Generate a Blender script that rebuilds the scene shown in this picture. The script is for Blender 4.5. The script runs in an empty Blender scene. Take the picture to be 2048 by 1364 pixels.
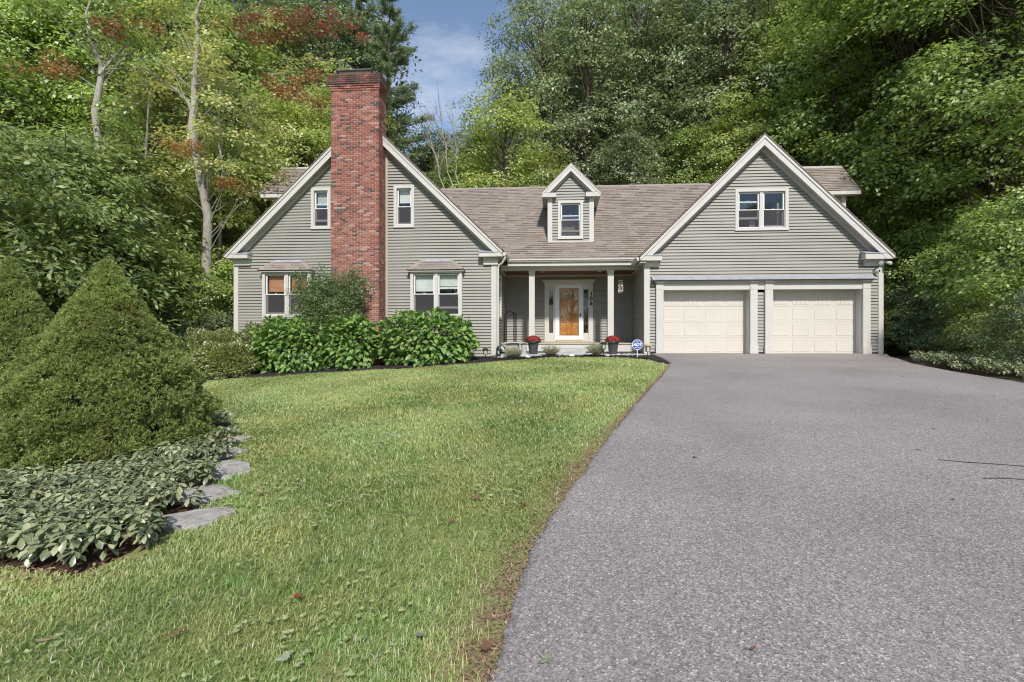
import bpy, math, random
import numpy as np
from mathutils import Matrix, Vector

# ------------------------------------------------------------------ camera
sc = bpy.context.scene
COL = sc.collection
cam_d = bpy.data.cameras.new("camera")
cam = bpy.data.objects.new("camera", cam_d)
COL.objects.link(cam)
sc.camera = cam
cam_d.sensor_width = 36.0
cam_d.lens = 36.0 * 1000.0 / 2048.0
cam_d.shift_x = -(1048.07 - 1024.0) / 2048.0
cam_d.shift_y = (668.0 - 682.0) / 2048.0
cam_d.clip_start = 0.05
cam_d.clip_end = 2000.0
cam.location = (0.0, 0.0, 0.68)
cam.rotation_euler = (math.radians(90.0), 0.0, math.radians(4.0))

# ------------------------------------------------------------------ light
SUN_EL, SUN_AZ = 43.0, 13.0        # elevation; azimuth towards +X from the house-front direction (-Y)
sun_dir = Vector((math.sin(math.radians(SUN_AZ)) * math.cos(math.radians(SUN_EL)),
                  -math.cos(math.radians(SUN_AZ)) * math.cos(math.radians(SUN_EL)),
                  math.sin(math.radians(SUN_EL))))
sun_l = bpy.data.lights.new("sun", 'SUN')
sun_l.energy = 3.8
sun_l.angle = math.radians(4.0)
sun_l.color = (1.0, 0.95, 0.89)
sun = bpy.data.objects.new("sun", sun_l)
COL.objects.link(sun)
sun.location = (20, -30, 40)
sun.rotation_euler = (-sun_dir).to_track_quat('-Z', 'Y').to_euler()

world = bpy.data.worlds.new("World")
sc.world = world
world.use_nodes = True
wn, wl = world.node_tree.nodes, world.node_tree.links
wn.clear()
w_out = wn.new('ShaderNodeOutputWorld')
w_bg = wn.new('ShaderNodeBackground')
w_bg.inputs['Strength'].default_value = 0.125
sky = wn.new('ShaderNodeTexSky')
sky.sky_type = 'NISHITA'
sky.sun_disc = False
sky.sun_elevation = math.radians(SUN_EL)
sky.sun_rotation = math.atan2(sun_dir.x, sun_dir.y)
sky.air_density = 1.0
sky.dust_density = 0.3
sky.ozone_density = 1.0
# thin high cloud over the whole sky
w_tc = wn.new('ShaderNodeTexCoord')
w_map = wn.new('ShaderNodeMapping'); w_map.inputs['Scale'].default_value = (1.6, 3.0, 5.0)
w_no = wn.new('ShaderNodeTexNoise'); w_no.inputs['Scale'].default_value = 1.3; w_no.inputs['Detail'].default_value = 8
w_no.inputs['Roughness'].default_value = 0.6
w_rp = wn.new('ShaderNodeMapRange'); w_rp.inputs['From Min'].default_value = 0.50; w_rp.inputs['From Max'].default_value = 0.75
w_rp.inputs['To Min'].default_value = 0.02; w_rp.inputs['To Max'].default_value = 0.6
w_mx = wn.new('ShaderNodeMix'); w_mx.data_type = 'RGBA'
w_mx.inputs[7].default_value = (7.0, 7.1, 7.4, 1)
wl.new(w_tc.outputs['Generated'], w_map.inputs['Vector'])
wl.new(w_map.outputs['Vector'], w_no.inputs['Vector'])
wl.new(w_no.outputs['Fac'], w_rp.inputs['Value'])
wl.new(w_rp.outputs['Result'], w_mx.inputs[0])
wl.new(sky.outputs['Color'], w_mx.inputs[6])
wl.new(w_mx.outputs[2], w_bg.inputs['Color'])
wl.new(w_bg.outputs['Background'], w_out.inputs['Surface'])

sc.view_settings.view_transform = 'Standard'
sc.view_settings.look = 'None'
sc.view_settings.gamma = 1.0
sc.view_settings.use_curve_mapping = False
sc.view_settings.exposure = 0.36
sc.cycles.use_denoising = True
sc.cycles.filter_width = 1.1
sc.cycles.max_bounces = 7
sc.cycles.transparent_max_bounces = 12

# ------------------------------------------------------------------ materials
MATS = {}
def nodes_of(name):
    m = bpy.data.materials.new(name); m.use_nodes = True
    n, l = m.node_tree.nodes, m.node_tree.links
    n.clear()
    out = n.new('ShaderNodeOutputMaterial')
    MATS[name] = m
    return m, n, l, out

def ramp(n, stops, interp='LINEAR'):
    r = n.new('ShaderNodeValToRGB'); r.color_ramp.interpolation = interp
    e = r.color_ramp.elements
    while len(e) < len(stops): e.new(0.5)
    for k, (p, c) in enumerate(stops):
        e[k].position = p; e[k].color = (c[0], c[1], c[2], 1)
    return r

def mixc(n, l, fac, a, b, mode='MIX'):
    x = n.new('ShaderNodeMix'); x.data_type = 'RGBA'; x.blend_type = mode
    for sock, v in ((x.inputs[0], fac), (x.inputs[6], a), (x.inputs[7], b)):
        if isinstance(v, (int, float)): sock.default_value = v
        elif isinstance(v, (tuple, list)): sock.default_value = (v[0], v[1], v[2], 1)
        else: l.new(v, sock)
    return x.outputs[2]

def noise(n, l, scale, detail=4, rough=0.55, vec=None, dist=0.0):
    t = n.new('ShaderNodeTexNoise'); t.inputs['Scale'].default_value = scale
    t.inputs['Detail'].default_value = detail; t.inputs['Roughness'].default_value = rough
    t.inputs['Distortion'].default_value = dist
    if vec is not None: l.new(vec, t.inputs['Vector'])
    return t.outputs['Fac']

def posnode(n, l, scale=(1, 1, 1)):
    g = n.new('ShaderNodeNewGeometry')
    mp = n.new('ShaderNodeMapping'); mp.inputs['Scale'].default_value = scale
    l.new(g.outputs['Position'], mp.inputs['Vector'])
    return mp.outputs['Vector']

def mapr(n, l, v, a, b, c, d):
    m = n.new('ShaderNodeMapRange'); l.new(v, m.inputs['Value'])
    m.inputs['From Min'].default_value = a; m.inputs['From Max'].default_value = b
    m.inputs['To Min'].default_value = c; m.inputs['To Max'].default_value = d
    return m.outputs['Result']

def bump(n, l, h, strength=0.3, dist=0.01):
    b = n.new('ShaderNodeBump'); b.inputs['Strength'].default_value = strength
    b.inputs['Distance'].default_value = dist
    l.new(h, b.inputs['Height'])
    return b.outputs['Normal']

def principled(n, l, out, color, rough=0.6, normal=None, spec=0.3, metal=0.0):
    p = n.new('ShaderNodeBsdfPrincipled')
    if isinstance(color, (tuple, list)): p.inputs['Base Color'].default_value = (color[0], color[1], color[2], 1)
    else: l.new(color, p.inputs['Base Color'])
    if isinstance(rough, (int, float)): p.inputs['Roughness'].default_value = rough
    else: l.new(rough, p.inputs['Roughness'])
    p.inputs['Specular IOR Level'].default_value = spec
    p.inputs['Metallic'].default_value = metal
    if normal is not None: l.new(normal, p.inputs['Normal'])
    l.new(p.outputs['BSDF'], out.inputs['Surface'])
    return p

def paint(name, col, rough=0.5, var=0.10, scale=3.0, dirt=0.0, rnd=0.0, grain=None):
    m, n, l, out = nodes_of(name)
    pos = posnode(n, l)
    f = noise(n, l, scale, 5, 0.6, pos)
    c = mixc(n, l, mapr(n, l, f, 0.3, 0.7, 0, 1), [x * (1 - var) for x in col], [min(1, x * (1 + var)) for x in col])
    if rnd:
        oi = n.new('ShaderNodeObjectInfo')
        c = mixc(n, l, 1.0, c, ramp_out(n, l, oi.outputs['Random'], rnd), 'MULTIPLY')
    if dirt:
        st = noise(n, l, 1.0, 6, 0.7, posnode(n, l, (6, 6, 0.7)))
        c = mixc(n, l, mapr(n, l, st, 0.5, 0.85, 0, dirt), c, (0.16, 0.14, 0.11))
    nor = None
    if grain: nor = bump(n, l, noise(n, l, 40, 3, 0.6, posnode(n, l, grain)), 0.25, 0.004)
    principled(n, l, out, c, rough, nor)
    return m

def ramp_out(n, l, v, amt):
    r = ramp(n, [(0, (1 - amt,) * 3), (1, (1 + amt * 0.6,) * 3)])
    l.new(v, r.inputs['Fac'])
    return r.outputs['Color']

def attrc(n, name='col'):
    a = n.new('ShaderNodeAttribute'); a.attribute_name = name
    return a.outputs['Color']

def attr_mat(name, rough, bscale, bstr, stain=None, var=0.25, bdist=0.004):
    m, n, l, out = nodes_of(name)
    pos = posnode(n, l)
    c = attrc(n)
    f = noise(n, l, bscale, 4, 0.7, pos)
    c = mixc(n, l, 1.0, c, ramp2(n, l, f, 1 - var, 1 + var), 'MULTIPLY')
    if stain:
        s = noise(n, l, stain[0], 6, 0.65, pos)
        c = mixc(n, l, mapr(n, l, s, stain[1], stain[2], 0, stain[3]), c, stain[4])
    principled(n, l, out, c, rough, bump(n, l, f, bstr, bdist), 0.25)
    return m

def ramp2(n, l, f, a, b):
    r = ramp(n, [(0.25, (a,) * 3), (0.75, (b,) * 3)])
    l.new(f, r.inputs['Fac'])
    return r.outputs['Color']

DESAT = 0.28
def leafmat(name, cols, transl=0.35, gloss=0.06, objvar=0.18, rough=0.45, patch=None, bscale=0.35, desat=None):
    """foliage: per-leaf colour from the island index, per-plant and patchy variation, light through the leaf"""
    m, n, l, out = nodes_of(name)
    ds_ = DESAT if desat is None else desat
    if name not in ('petal_red',) and 'fallen' not in name:
        cols = [(min(.6, r_ * 2.15), min(.6, g_ * 1.85), min(.5, b_ * 1.9 + g_ * 0.14)) for r_, g_, b_ in cols]
        cols = [tuple(v * (1 - ds_) + ds_ * (.32 * q[0] + .6 * q[1] + .08 * q[2]) * w for v, w in zip(q, (1.0, 1.0, .68))) for q in cols]
    g = n.new('ShaderNodeNewGeometry')
    k = len(cols)
    r = ramp(n, [(i / max(1, k - 1), c) for i, c in enumerate(cols)])
    l.new(g.outputs['Random Per Island'], r.inputs['Fac'])
    c = r.outputs['Color']
    oi = n.new('ShaderNodeObjectInfo')
    c = mixc(n, l, 1.0, c, ramp_out(n, l, oi.outputs['Random'], objvar), 'MULTIPLY')
    big = noise(n, l, bscale, 3, 0.5, g.outputs['Position'])
    c = mixc(n, l, 1.0, c, ramp2(n, l, big, 0.78, 1.22), 'MULTIPLY')
    if patch:
        s = noise(n, l, patch[0], 4, 0.6, g.outputs['Position'])
        c = mixc(n, l, mapr(n, l, s, patch[1], patch[2], 0, patch[3]), c, patch[4])
    d = n.new('ShaderNodeBsdfDiffuse'); l.new(c, d.inputs['Color'])
    transl = min(.5, transl * 1.15)
    t = n.new('ShaderNodeBsdfTranslucent')
    tc = mixc(n, l, 1.0, c, (1.2, 1.15, 0.75), 'MULTIPLY'); l.new(tc, t.inputs['Color'])
    gl = n.new('ShaderNodeBsdfGlossy'); gl.inputs['Roughness'].default_value = rough
    gl.inputs['Color'].default_value = (0.9, 0.95, 1, 1)
    a = n.new('ShaderNodeMixShader'); a.inputs[0].default_value = transl
    l.new(d.outputs[0], a.inputs[1]); l.new(t.outputs[0], a.inputs[2])
    b = n.new('ShaderNodeMixShader'); b.inputs[0].default_value = gloss
    l.new(a.outputs[0], b.inputs[1]); l.new(gl.outputs[0], b.inputs[2])
    l.new(b.outputs[0], out.inputs['Surface'])
    return m

paint('siding', (0.292, 0.281, 0.249), 0.55, 0.05, 1.3, 0.10, 0.06, (1, 1, 30))
paint('trim', (0.54, 0.52, 0.482), 0.5, 0.04, 2.0, 0.10)
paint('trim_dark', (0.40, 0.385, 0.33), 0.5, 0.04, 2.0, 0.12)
paint('garage_cream', (0.585, 0.55, 0.485), 0.45, 0.03, 1.5, 0.06)
paint('vinyl', (0.70, 0.69, 0.66), 0.4, 0.03, 2.0, 0.05)
paint('blue_white', (0.68, 0.71, 0.73), 0.4, 0.02, 2.0)
paint('concrete', (0.36, 0.32, 0.27), 0.9, 0.15, 6.0, 0.3)
paint('flashing', (0.33, 0.335, 0.37), 0.55, 0.18, 5.0, 0.2)
paint('interior_wall', (0.20, 0.19, 0.18), 0.9, 0.05)
paint('ceiling_wood', (0.13, 0.045, 0.025), 0.45, 0.25, 8.0)
paint('porch_board', (0.44, 0.37, 0.28), 0.7, 0.10, 4.0, 0.15, 0.06)
paint('shade_white', (0.62, 0.62, 0.58), 0.8, 0.03)
paint('shade_cream', (0.45, 0.44, 0.38), 0.8, 0.03)
paint('black_metal', (0.022, 0.022, 0.024), 0.4, 0.2)
paint('dark_gap', (0.02, 0.018, 0.016), 0.9, 0.1)
paint('brass', (0.45, 0.36, 0.2), 0.35, 0.1)
paint('cap_metal', (0.48, 0.46, 0.42), 0.6, 0.25, 5.0, 0.4)
paint('cap_lid', (0.12, 0.115, 0.105), 0.6, 0.25, 5.0, 0.2)
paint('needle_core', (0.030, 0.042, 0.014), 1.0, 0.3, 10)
paint('mortar', (0.50, 0.42, 0.36), 0.95, 0.15, 8.0, 0.25)
paint('pot', (0.062, 0.062, 0.070), 0.55, 0.12, 6.0)
paint('soil', (0.045, 0.035, 0.026), 1.0, 0.4, 12)
paint('hose', (0.01, 0.09, 0.10), 0.4, 0.2)
paint('sign_blue', (0.055, 0.11, 0.33), 0.35, 0.05)
paint('sign_white', (0.78, 0.80, 0.84), 0.35, 0.02)
paint('camera_white', (0.75, 0.75, 0.74), 0.35, 0.03)
paint('shell', (0.70, 0.63, 0.56), 0.4, 0.12, 20)
paint('cord', (0.30, 0.24, 0.15), 0.8, 0.1)
paint('lamp_glass', (0.55, 0.55, 0.5), 0.25, 0.1)
paint('white_stone', (0.66, 0.65, 0.63), 0.8, 0.10, 14)
attr_mat('brick', 0.9, 45, 0.4, (2.3, 0.60, 0.78, 0.55, (0.52, 0.44, 0.40)), 0.22)
attr_mat('brick_soot', 0.95, 45, 0.4, (3.0, 0.30, 0.55, 0.85, (0.060, 0.050, 0.044)), 0.25)
attr_mat('shingle', 0.95, 90, 0.35, (0.8, 0.52, 0.75, 0.35, (0.21, 0.19, 0.18)), 0.22, 0.003)

def wood_mat(name, c1, c2, scale):
    m, n, l, out = nodes_of(name)
    f = noise(n, l, 3.0, 6, 0.6, posnode(n, l, scale), 1.2)
    r = ramp(n, [(0.3, c1), (0.7, c2)]); l.new(f, r.inputs['Fac'])
    principled(n, l, out, r.outputs['Color'], 0.35, bump(n, l, f, 0.15, 0.003), 0.4)
wood_mat('door_wood', (0.40, 0.135, 0.025), (0.60, 0.25, 0.06), (14, 14, 1.2))
wood_mat('bamboo', (0.38, 0.15, 0.075), (0.55, 0.26, 0.14), (2, 2, 45))

def stone_mat(name, c1, c2, lichen, sc_=5.0, b=0.5):
    m, n, l, out = nodes_of(name)
    pos = posnode(n, l)
    f = noise(n, l, sc_, 8, 0.65, pos)
    r = ramp(n, [(0.3, c1), (0.68, c2)]); l.new(f, r.inputs['Fac'])
    s = noise(n, l, 9.0, 5, 0.6, pos)
    c = mixc(n, l, mapr(n, l, s, 0.55, 0.75, 0, 0.6), r.outputs['Color'], lichen)
    sp = noise(n, l, 160.0, 2, 0.5, pos)
    c = mixc(n, l, 1.0, c, ramp2(n, l, sp, 0.7, 1.25), 'MULTIPLY')
    h = noise(n, l, 24.0, 8, 0.7, pos)
    principled(n, l, out, c, 0.9, bump(n, l, h, b, 0.02), 0.2)
stone_mat('fieldstone', (0.27, 0.25, 0.225), (0.50, 0.475, 0.44), (0.30, 0.295, 0.23), 7.0, 0.9)
stone_mat('granite', (0.33, 0.325, 0.31), (0.46, 0.45, 0.43), (0.36, 0.35, 0.31), 12.0, 0.3)
stone_mat('bluestone', (0.44, 0.43, 0.415), (0.54, 0.53, 0.51), (0.40, 0.39, 0.36), 3.0, 0.15)

def bark_mat(name, c1, c2, c3):
    m, n, l, out = nodes_of(name)
    f = noise(n, l, 6.0, 7, 0.7, posnode(n, l, (3, 3, 0.6)))
    r = ramp(n, [(0.3, c1), (0.55, c2), (0.75, c3)]); l.new(f, r.inputs['Fac'])
    principled(n, l, out, r.outputs['Color'], 0.95, bump(n, l, f, 0.6, 0.03), 0.1)
bark_mat('bark_pale', (0.20, 0.185, 0.15), (0.33, 0.31, 0.26), (0.46, 0.44, 0.38))
bark_mat('bark_dark', (0.045, 0.036, 0.028), (0.10, 0.082, 0.062), (0.17, 0.15, 0.12))
bark_mat('twig_brown', (0.10, 0.07, 0.045), (0.20, 0.15, 0.10), (0.30, 0.24, 0.18))

def glass_mat(name, refl_rough=0.02, tint=(0.94, 0.96, 0.96)):
    m, n, l, out = nodes_of(name)
    tr = n.new('ShaderNodeBsdfTransparent'); tr.inputs['Color'].default_value = (*tint, 1)
    gl = n.new('ShaderNodeBsdfGlossy'); gl.inputs['Roughness'].default_value = refl_rough
    gl.inputs['Color'].default_value = (0.9, 0.92, 0.95, 1)
    fr = n.new('ShaderNodeFresnel')
    gm = n.new('ShaderNodeNewGeometry'); l.new(mapr(n, l, gm.outputs['Backfacing'], 0, 1, 1.5, 1 / 1.5), fr.inputs['IOR'])
    mx = n.new('ShaderNodeMixShader')
    l.new(fr.outputs[0], mx.inputs[0]); l.new(tr.outputs[0], mx.inputs[1]); l.new(gl.outputs[0], mx.inputs[2])
    l.new(mx.outputs[0], out.inputs['Surface'])
glass_mat('glass')
def screen_mat():
    m, n, l, out = nodes_of('insect_screen')
    tr = n.new('ShaderNodeBsdfTransparent')
    d = n.new('ShaderNodeBsdfDiffuse'); d.inputs['Color'].default_value = (0.085, 0.08, 0.088, 1)
    mx = n.new('ShaderNodeMixShader'); mx.inputs[0].default_value = 0.55
    l.new(tr.outputs[0], mx.inputs[1]); l.new(d.outputs[0], mx.inputs[2]); l.new(mx.outputs[0], out.inputs['Surface'])
screen_mat()

def asphalt_mat():
    m, n, l, out = nodes_of('asphalt')
    pos = posnode(n, l)
    v = n.new('ShaderNodeTexVoronoi'); v.inputs['Scale'].default_value = 130.0; l.new(pos, v.inputs['Vector'])
    v2 = n.new('ShaderNodeTexVoronoi'); v2.inputs['Scale'].default_value = 80.0; l.new(pos, v2.inputs['Vector'])
    sep = n.new('ShaderNodeSeparateColor'); l.new(v.outputs['Color'], sep.inputs[0])
    sep2 = n.new('ShaderNodeSeparateColor'); l.new(v2.outputs['Color'], sep2.inputs[0])
    r1 = ramp(n, [(0.0, (0.097, 0.087, 0.087)), (0.35, (0.204, 0.185, 0.180)), (0.72, (0.321, 0.292, 0.278)), (0.93, (0.423, 0.382, 0.350)), (1.0, (0.800, 0.749, 0.671))])
    l.new(sep.outputs[0], r1.inputs['Fac'])
    r2 = ramp(n, [(0.0, (0.125, 0.114, 0.113)), (0.5, (0.259, 0.236, 0.230)), (0.9, (0.361, 0.322, 0.299)), (1.0, (0.564, 0.509, 0.467))])
    l.new(sep2.outputs[1], r2.inputs['Fac'])
    c = mixc(n, l, 0.42, r1.outputs['Color'], r2.outputs['Color'])
    big = noise(n, l, 0.45, 5, 0.6, pos)
    c = mixc(n, l, 1.0, c, ramp2(n, l, big, 0.76, 1.14), 'MULTIPLY')
    band = noise(n, l, 0.5, 3, 0.5, posnode(n, l, (1.4, 0.25, 1)))
    c = mixc(n, l, mapr(n, l, band, 0.5, 0.8, 0, 0.35), c, (0.267, 0.248, 0.248))
    worn = noise(n, l, 1.7, 6, 0.7, pos)
    c = mixc(n, l, mapr(n, l, worn, 0.56, 0.8, 0, 0.4), c, (0.313, 0.270, 0.241))
    h = mixc(n, l, 0.5, v.outputs['Distance'], v2.outputs['Distance'])
    principled(n, l, out, c, 0.85, bump(n, l, h, 0.55, 0.006), 0.25)
asphalt_mat()

def lawn_mat():
    m, n, l, out = nodes_of('lawn_soil')
    pos = posnode(n, l)
    f = noise(n, l, 60, 5, 0.7, pos)
    r = ramp(n, [(0.3, (0.15, 0.17, 0.06)), (0.55, (0.27, 0.30, 0.11)), (0.75, (0.40, 0.40, 0.18))])
    l.new(f, r.inputs['Fac'])
    a = attrc(n, 'bare')
    sp = n.new('ShaderNodeSeparateColor'); l.new(a, sp.inputs[0])
    e = noise(n, l, 9, 6, 0.75, pos)
    fac = n.new('ShaderNodeMath'); fac.operation = 'MULTIPLY'
    l.new(sp.outputs[0], fac.inputs[0]); l.new(mapr(n, l, e, 0.38, 0.58, 0.1, 1.0), fac.inputs[1])
    r2 = ramp(n, [(0.25, (0.11, 0.07, 0.042)), (0.5, (0.25, 0.165, 0.115)), (0.75, (0.36, 0.26, 0.19))])
    l.new(f, r2.inputs['Fac'])
    c = mixc(n, l, fac.outputs[0], r.outputs['Color'], r2.outputs['Color'])
    principled(n, l, out, c, 1.0, bump(n, l, f, 0.8, 0.02), 0.1)
lawn_mat()
def ground_mat(name, stops, s, b=0.8, spec=0.1):
    m, n, l, out = nodes_of(name)
    pos = posnode(n, l)
    f = noise(n, l, s, 6, 0.75, pos)
    r = ramp(n, stops); l.new(f, r.inputs['Fac'])
    big = noise(n, l, s * 0.07, 4, 0.6, pos)
    c = mixc(n, l, 1.0, r.outputs['Color'], ramp2(n, l, big, 0.75, 1.25), 'MULTIPLY')
    principled(n, l, out, c, 0.95, bump(n, l, f, b, 0.03), spec)
ground_mat('forest_floor', [(0.3, (0.035, 0.025, 0.015)), (0.5, (0.09, 0.065, 0.04)), (0.65, (0.05, 0.065, 0.02)), (0.8, (0.16, 0.11, 0.07))], 9)
ground_mat('mulch', [(0.3, (0.018, 0.014, 0.014)), (0.5, (0.045, 0.036, 0.035)), (0.7, (0.085, 0.07, 0.068)), (0.85, (0.17, 0.145, 0.14))], 42)
ground_mat('bed_soil', [(0.3, (0.03, 0.02, 0.014)), (0.5, (0.08, 0.05, 0.035)), (0.7, (0.16, 0.10, 0.075)), (0.85, (0.26, 0.19, 0.15))], 55)

def grass_mat():
    m, n, l, out = nodes_of('grass_blade')
    g = n.new('ShaderNodeNewGeometry')
    r = ramp(n, [(0.0, (0.129, 0.228, 0.052)), (0.35, (0.221, 0.360, 0.087)), (0.7, (0.376, 0.491, 0.160)), (0.88, (0.610, 0.589, 0.291)), (1.0, (0.620, 0.620, 0.492))])
    l.new(g.outputs['Random Per Island'], r.inputs['Fac'])
    p1 = noise(n, l, 0.9, 5, 0.65, g.outputs['Position'])
    c = mixc(n, l, mapr(n, l, p1, 0.42, 0.66, 0, 0.6), r.outputs['Color'], (0.588, 0.556, 0.216))
    p2 = noise(n, l, 2.1, 5, 0.6, posnode(n, l, (1, 1, 1)))
    c = mixc(n, l, mapr(n, l, p2, 0.56, 0.72, 0, 0.65), c, (0.234, 0.469, 0.103))
    p3 = noise(n, l, 3.3, 4, 0.6, posnode(n, l, (1.1, 0.8, 1)))
    c = mixc(n, l, mapr(n, l, p3, 0.60, 0.75, 0, 0.65), c, (0.620, 0.620, 0.434))
    d = n.new('ShaderNodeBsdfDiffuse'); l.new(c, d.inputs['Color'])
    t = n.new('ShaderNodeBsdfTranslucent'); l.new(c, t.inputs['Color'])
    gl = n.new('ShaderNodeBsdfGlossy'); gl.inputs['Roughness'].default_value = 0.5
    a = n.new('ShaderNodeMixShader'); a.inputs[0].default_value = 0.35
    l.new(d.outputs[0], a.inputs[1]); l.new(t.outputs[0], a.inputs[2])
    b = n.new('ShaderNodeMixShader'); b.inputs[0].default_value = 0.04
    l.new(a.outputs[0], b.inputs[1]); l.new(gl.outputs[0], b.inputs[2])
    l.new(b.outputs[0], out.inputs['Surface'])
grass_mat()

# foliage palettes
leafmat('leaf_maple', [(0.0535, 0.1088, 0.0153), (0.1133, 0.2114, 0.0274), (0.1806, 0.2883, 0.0376), (0.2405, 0.3396, 0.0568)], 0.42, 0.05, desat=0.16)
leafmat('leaf_chestnut', [(0.045, 0.088, 0.016), (0.090, 0.152, 0.028), (0.135, 0.212, 0.040), (0.185, 0.25, 0.06)], 0.42, 0.04, desat=0.17)
leafmat('leaf_bright', [(0.0837, 0.1566, 0.0200), (0.1519, 0.2376, 0.0322), (0.2160, 0.3036, 0.0479), (0.2749, 0.3344, 0.0706)], 0.45, 0.05, desat=0.2)
leafmat('leaf_turning', [(0.1035, 0.1710, 0.0306), (0.1863, 0.2583, 0.0468), (0.2583, 0.3105, 0.0621), (0.3420, 0.2790, 0.1035)], 0.42, 0.05, patch=(0.45, 0.62, 0.70, 0.7, (0.34, 0.23, 0.12)))
leafmat('leaf_oak', [(0.043, 0.090, 0.026), (0.087, 0.152, 0.046), (0.138, 0.210, 0.080), (0.217, 0.275, 0.138)], 0.34, 0.05, rough=0.45)
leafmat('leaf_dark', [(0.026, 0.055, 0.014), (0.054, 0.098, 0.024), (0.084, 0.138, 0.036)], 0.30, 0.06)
leafmat('leaf_pine', [(0.045, 0.093, 0.027), (0.090, 0.165, 0.042), (0.150, 0.232, 0.063)], 0.22, 0.05)
leafmat('leaf_red', [(0.13, 0.035, 0.028), (0.20, 0.065, 0.045), (0.24, 0.12, 0.08)], 0.40, 0.05, desat=0.1)
leafmat('leaf_orange', [(0.20, 0.10, 0.03), (0.25, 0.15, 0.05), (0.24, 0.19, 0.08)], 0.40, 0.05, desat=0.1)
leafmat('leaf_hydrangea', [(0.0479, 0.1240, 0.0166), (0.0783, 0.1744, 0.0245), (0.1132, 0.2160, 0.0346), (0.1748, 0.2480, 0.0497)], 0.32, 0.035, bscale=1.2, desat=0.05)
leafmat('leaf_boxwood', [(0.0499, 0.0809, 0.0129), (0.0914, 0.1378, 0.0203), (0.1412, 0.1896, 0.0309), (0.2076, 0.2465, 0.0512)], 0.25, 0.08, bscale=2.0, desat=0.08)
leafmat('leaf_holly', [(0.0250, 0.0576, 0.0141), (0.0499, 0.0943, 0.0231), (0.0847, 0.1362, 0.0404), (0.1596, 0.2095, 0.0898)], 0.22, 0.035, rough=0.4, bscale=1.5, desat=0.05)
leafmat('leaf_spruce', [(0.055, 0.095, 0.020), (0.105, 0.165, 0.034), (0.16, 0.235, 0.05), (0.22, 0.28, 0.07)], 0.35, 0.02, objvar=0.05, bscale=1.3, desat=0.08, patch=(2.4, 0.60, 0.72, 0.45, (0.24, 0.19, 0.06)))
leafmat('leaf_pachysandra', [(0.0445, 0.0743, 0.0262), (0.0920, 0.1314, 0.0500), (0.1454, 0.1928, 0.0785), (0.2226, 0.2642, 0.1190)], 0.18, 0.07, rough=0.4, bscale=1.4, desat=0.15)
leafmat('leaf_lavender', [(0.156, 0.204, 0.120), (0.240, 0.288, 0.192), (0.324, 0.360, 0.264)], 0.25, 0.03)
leafmat('leaf_mum', [(0.03, 0.065, 0.015), (0.07, 0.12, 0.03), (0.15, 0.19, 0.06)], 0.25, 0.05)
leafmat('petal_red', [(0.20, 0.010, 0.012), (0.32, 0.022, 0.022), (0.42, 0.05, 0.045)], 0.25, 0.03)
leafmat('leaf_weed', [(0.1544, 0.2376, 0.0422), (0.2376, 0.3208, 0.0780), (0.3445, 0.4039, 0.1414)], 0.30, 0.08, bscale=3.0)
leafmat('leaf_fallen_red', [(0.36, 0.10, 0.05), (0.36, 0.10, 0.05)], 0.2, 0.04)
leafmat('leaf_fallen_tan', [(0.42, 0.29, 0.19), (0.42, 0.29, 0.19)], 0.2, 0.04)
leafmat('leaf_fallen_brown', [(0.24, 0.12, 0.07), (0.24, 0.12, 0.07)], 0.2, 0.04)
leafmat('leaf_fallen_green', [(0.30, 0.34, 0.22), (0.30, 0.34, 0.22)], 0.2, 0.08)

# ------------------------------------------------------------------ object helpers
def link(o, parent=None, inv=True):
    COL.objects.link(o)
    if parent is not None:
        o.parent = parent
        if inv:
            p, mw = parent, Matrix.Identity(4)
            chain = []
            while p is not None:
                chain.append(p); p = p.parent
            for q in reversed(chain):
                mw = mw @ (q.matrix_parent_inverse @ q.matrix_basis if q.parent else q.matrix_basis)
            o.matrix_parent_inverse = mw.inverted()
    return o

def tag(o, label=None, cat=None, group=None, kind=None):
    if label: o['label'] = label
    if cat: o['category'] = cat
    if group: o['group'] = group
    if kind: o['kind'] = kind
    return o

def empty(name, loc, label=None, cat=None, group=None):
    o = bpy.data.objects.new(name, None); o.empty_display_size = 0.2
    o.location = loc
    COL.objects.link(o)
    return tag(o, label, cat, group)

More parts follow.
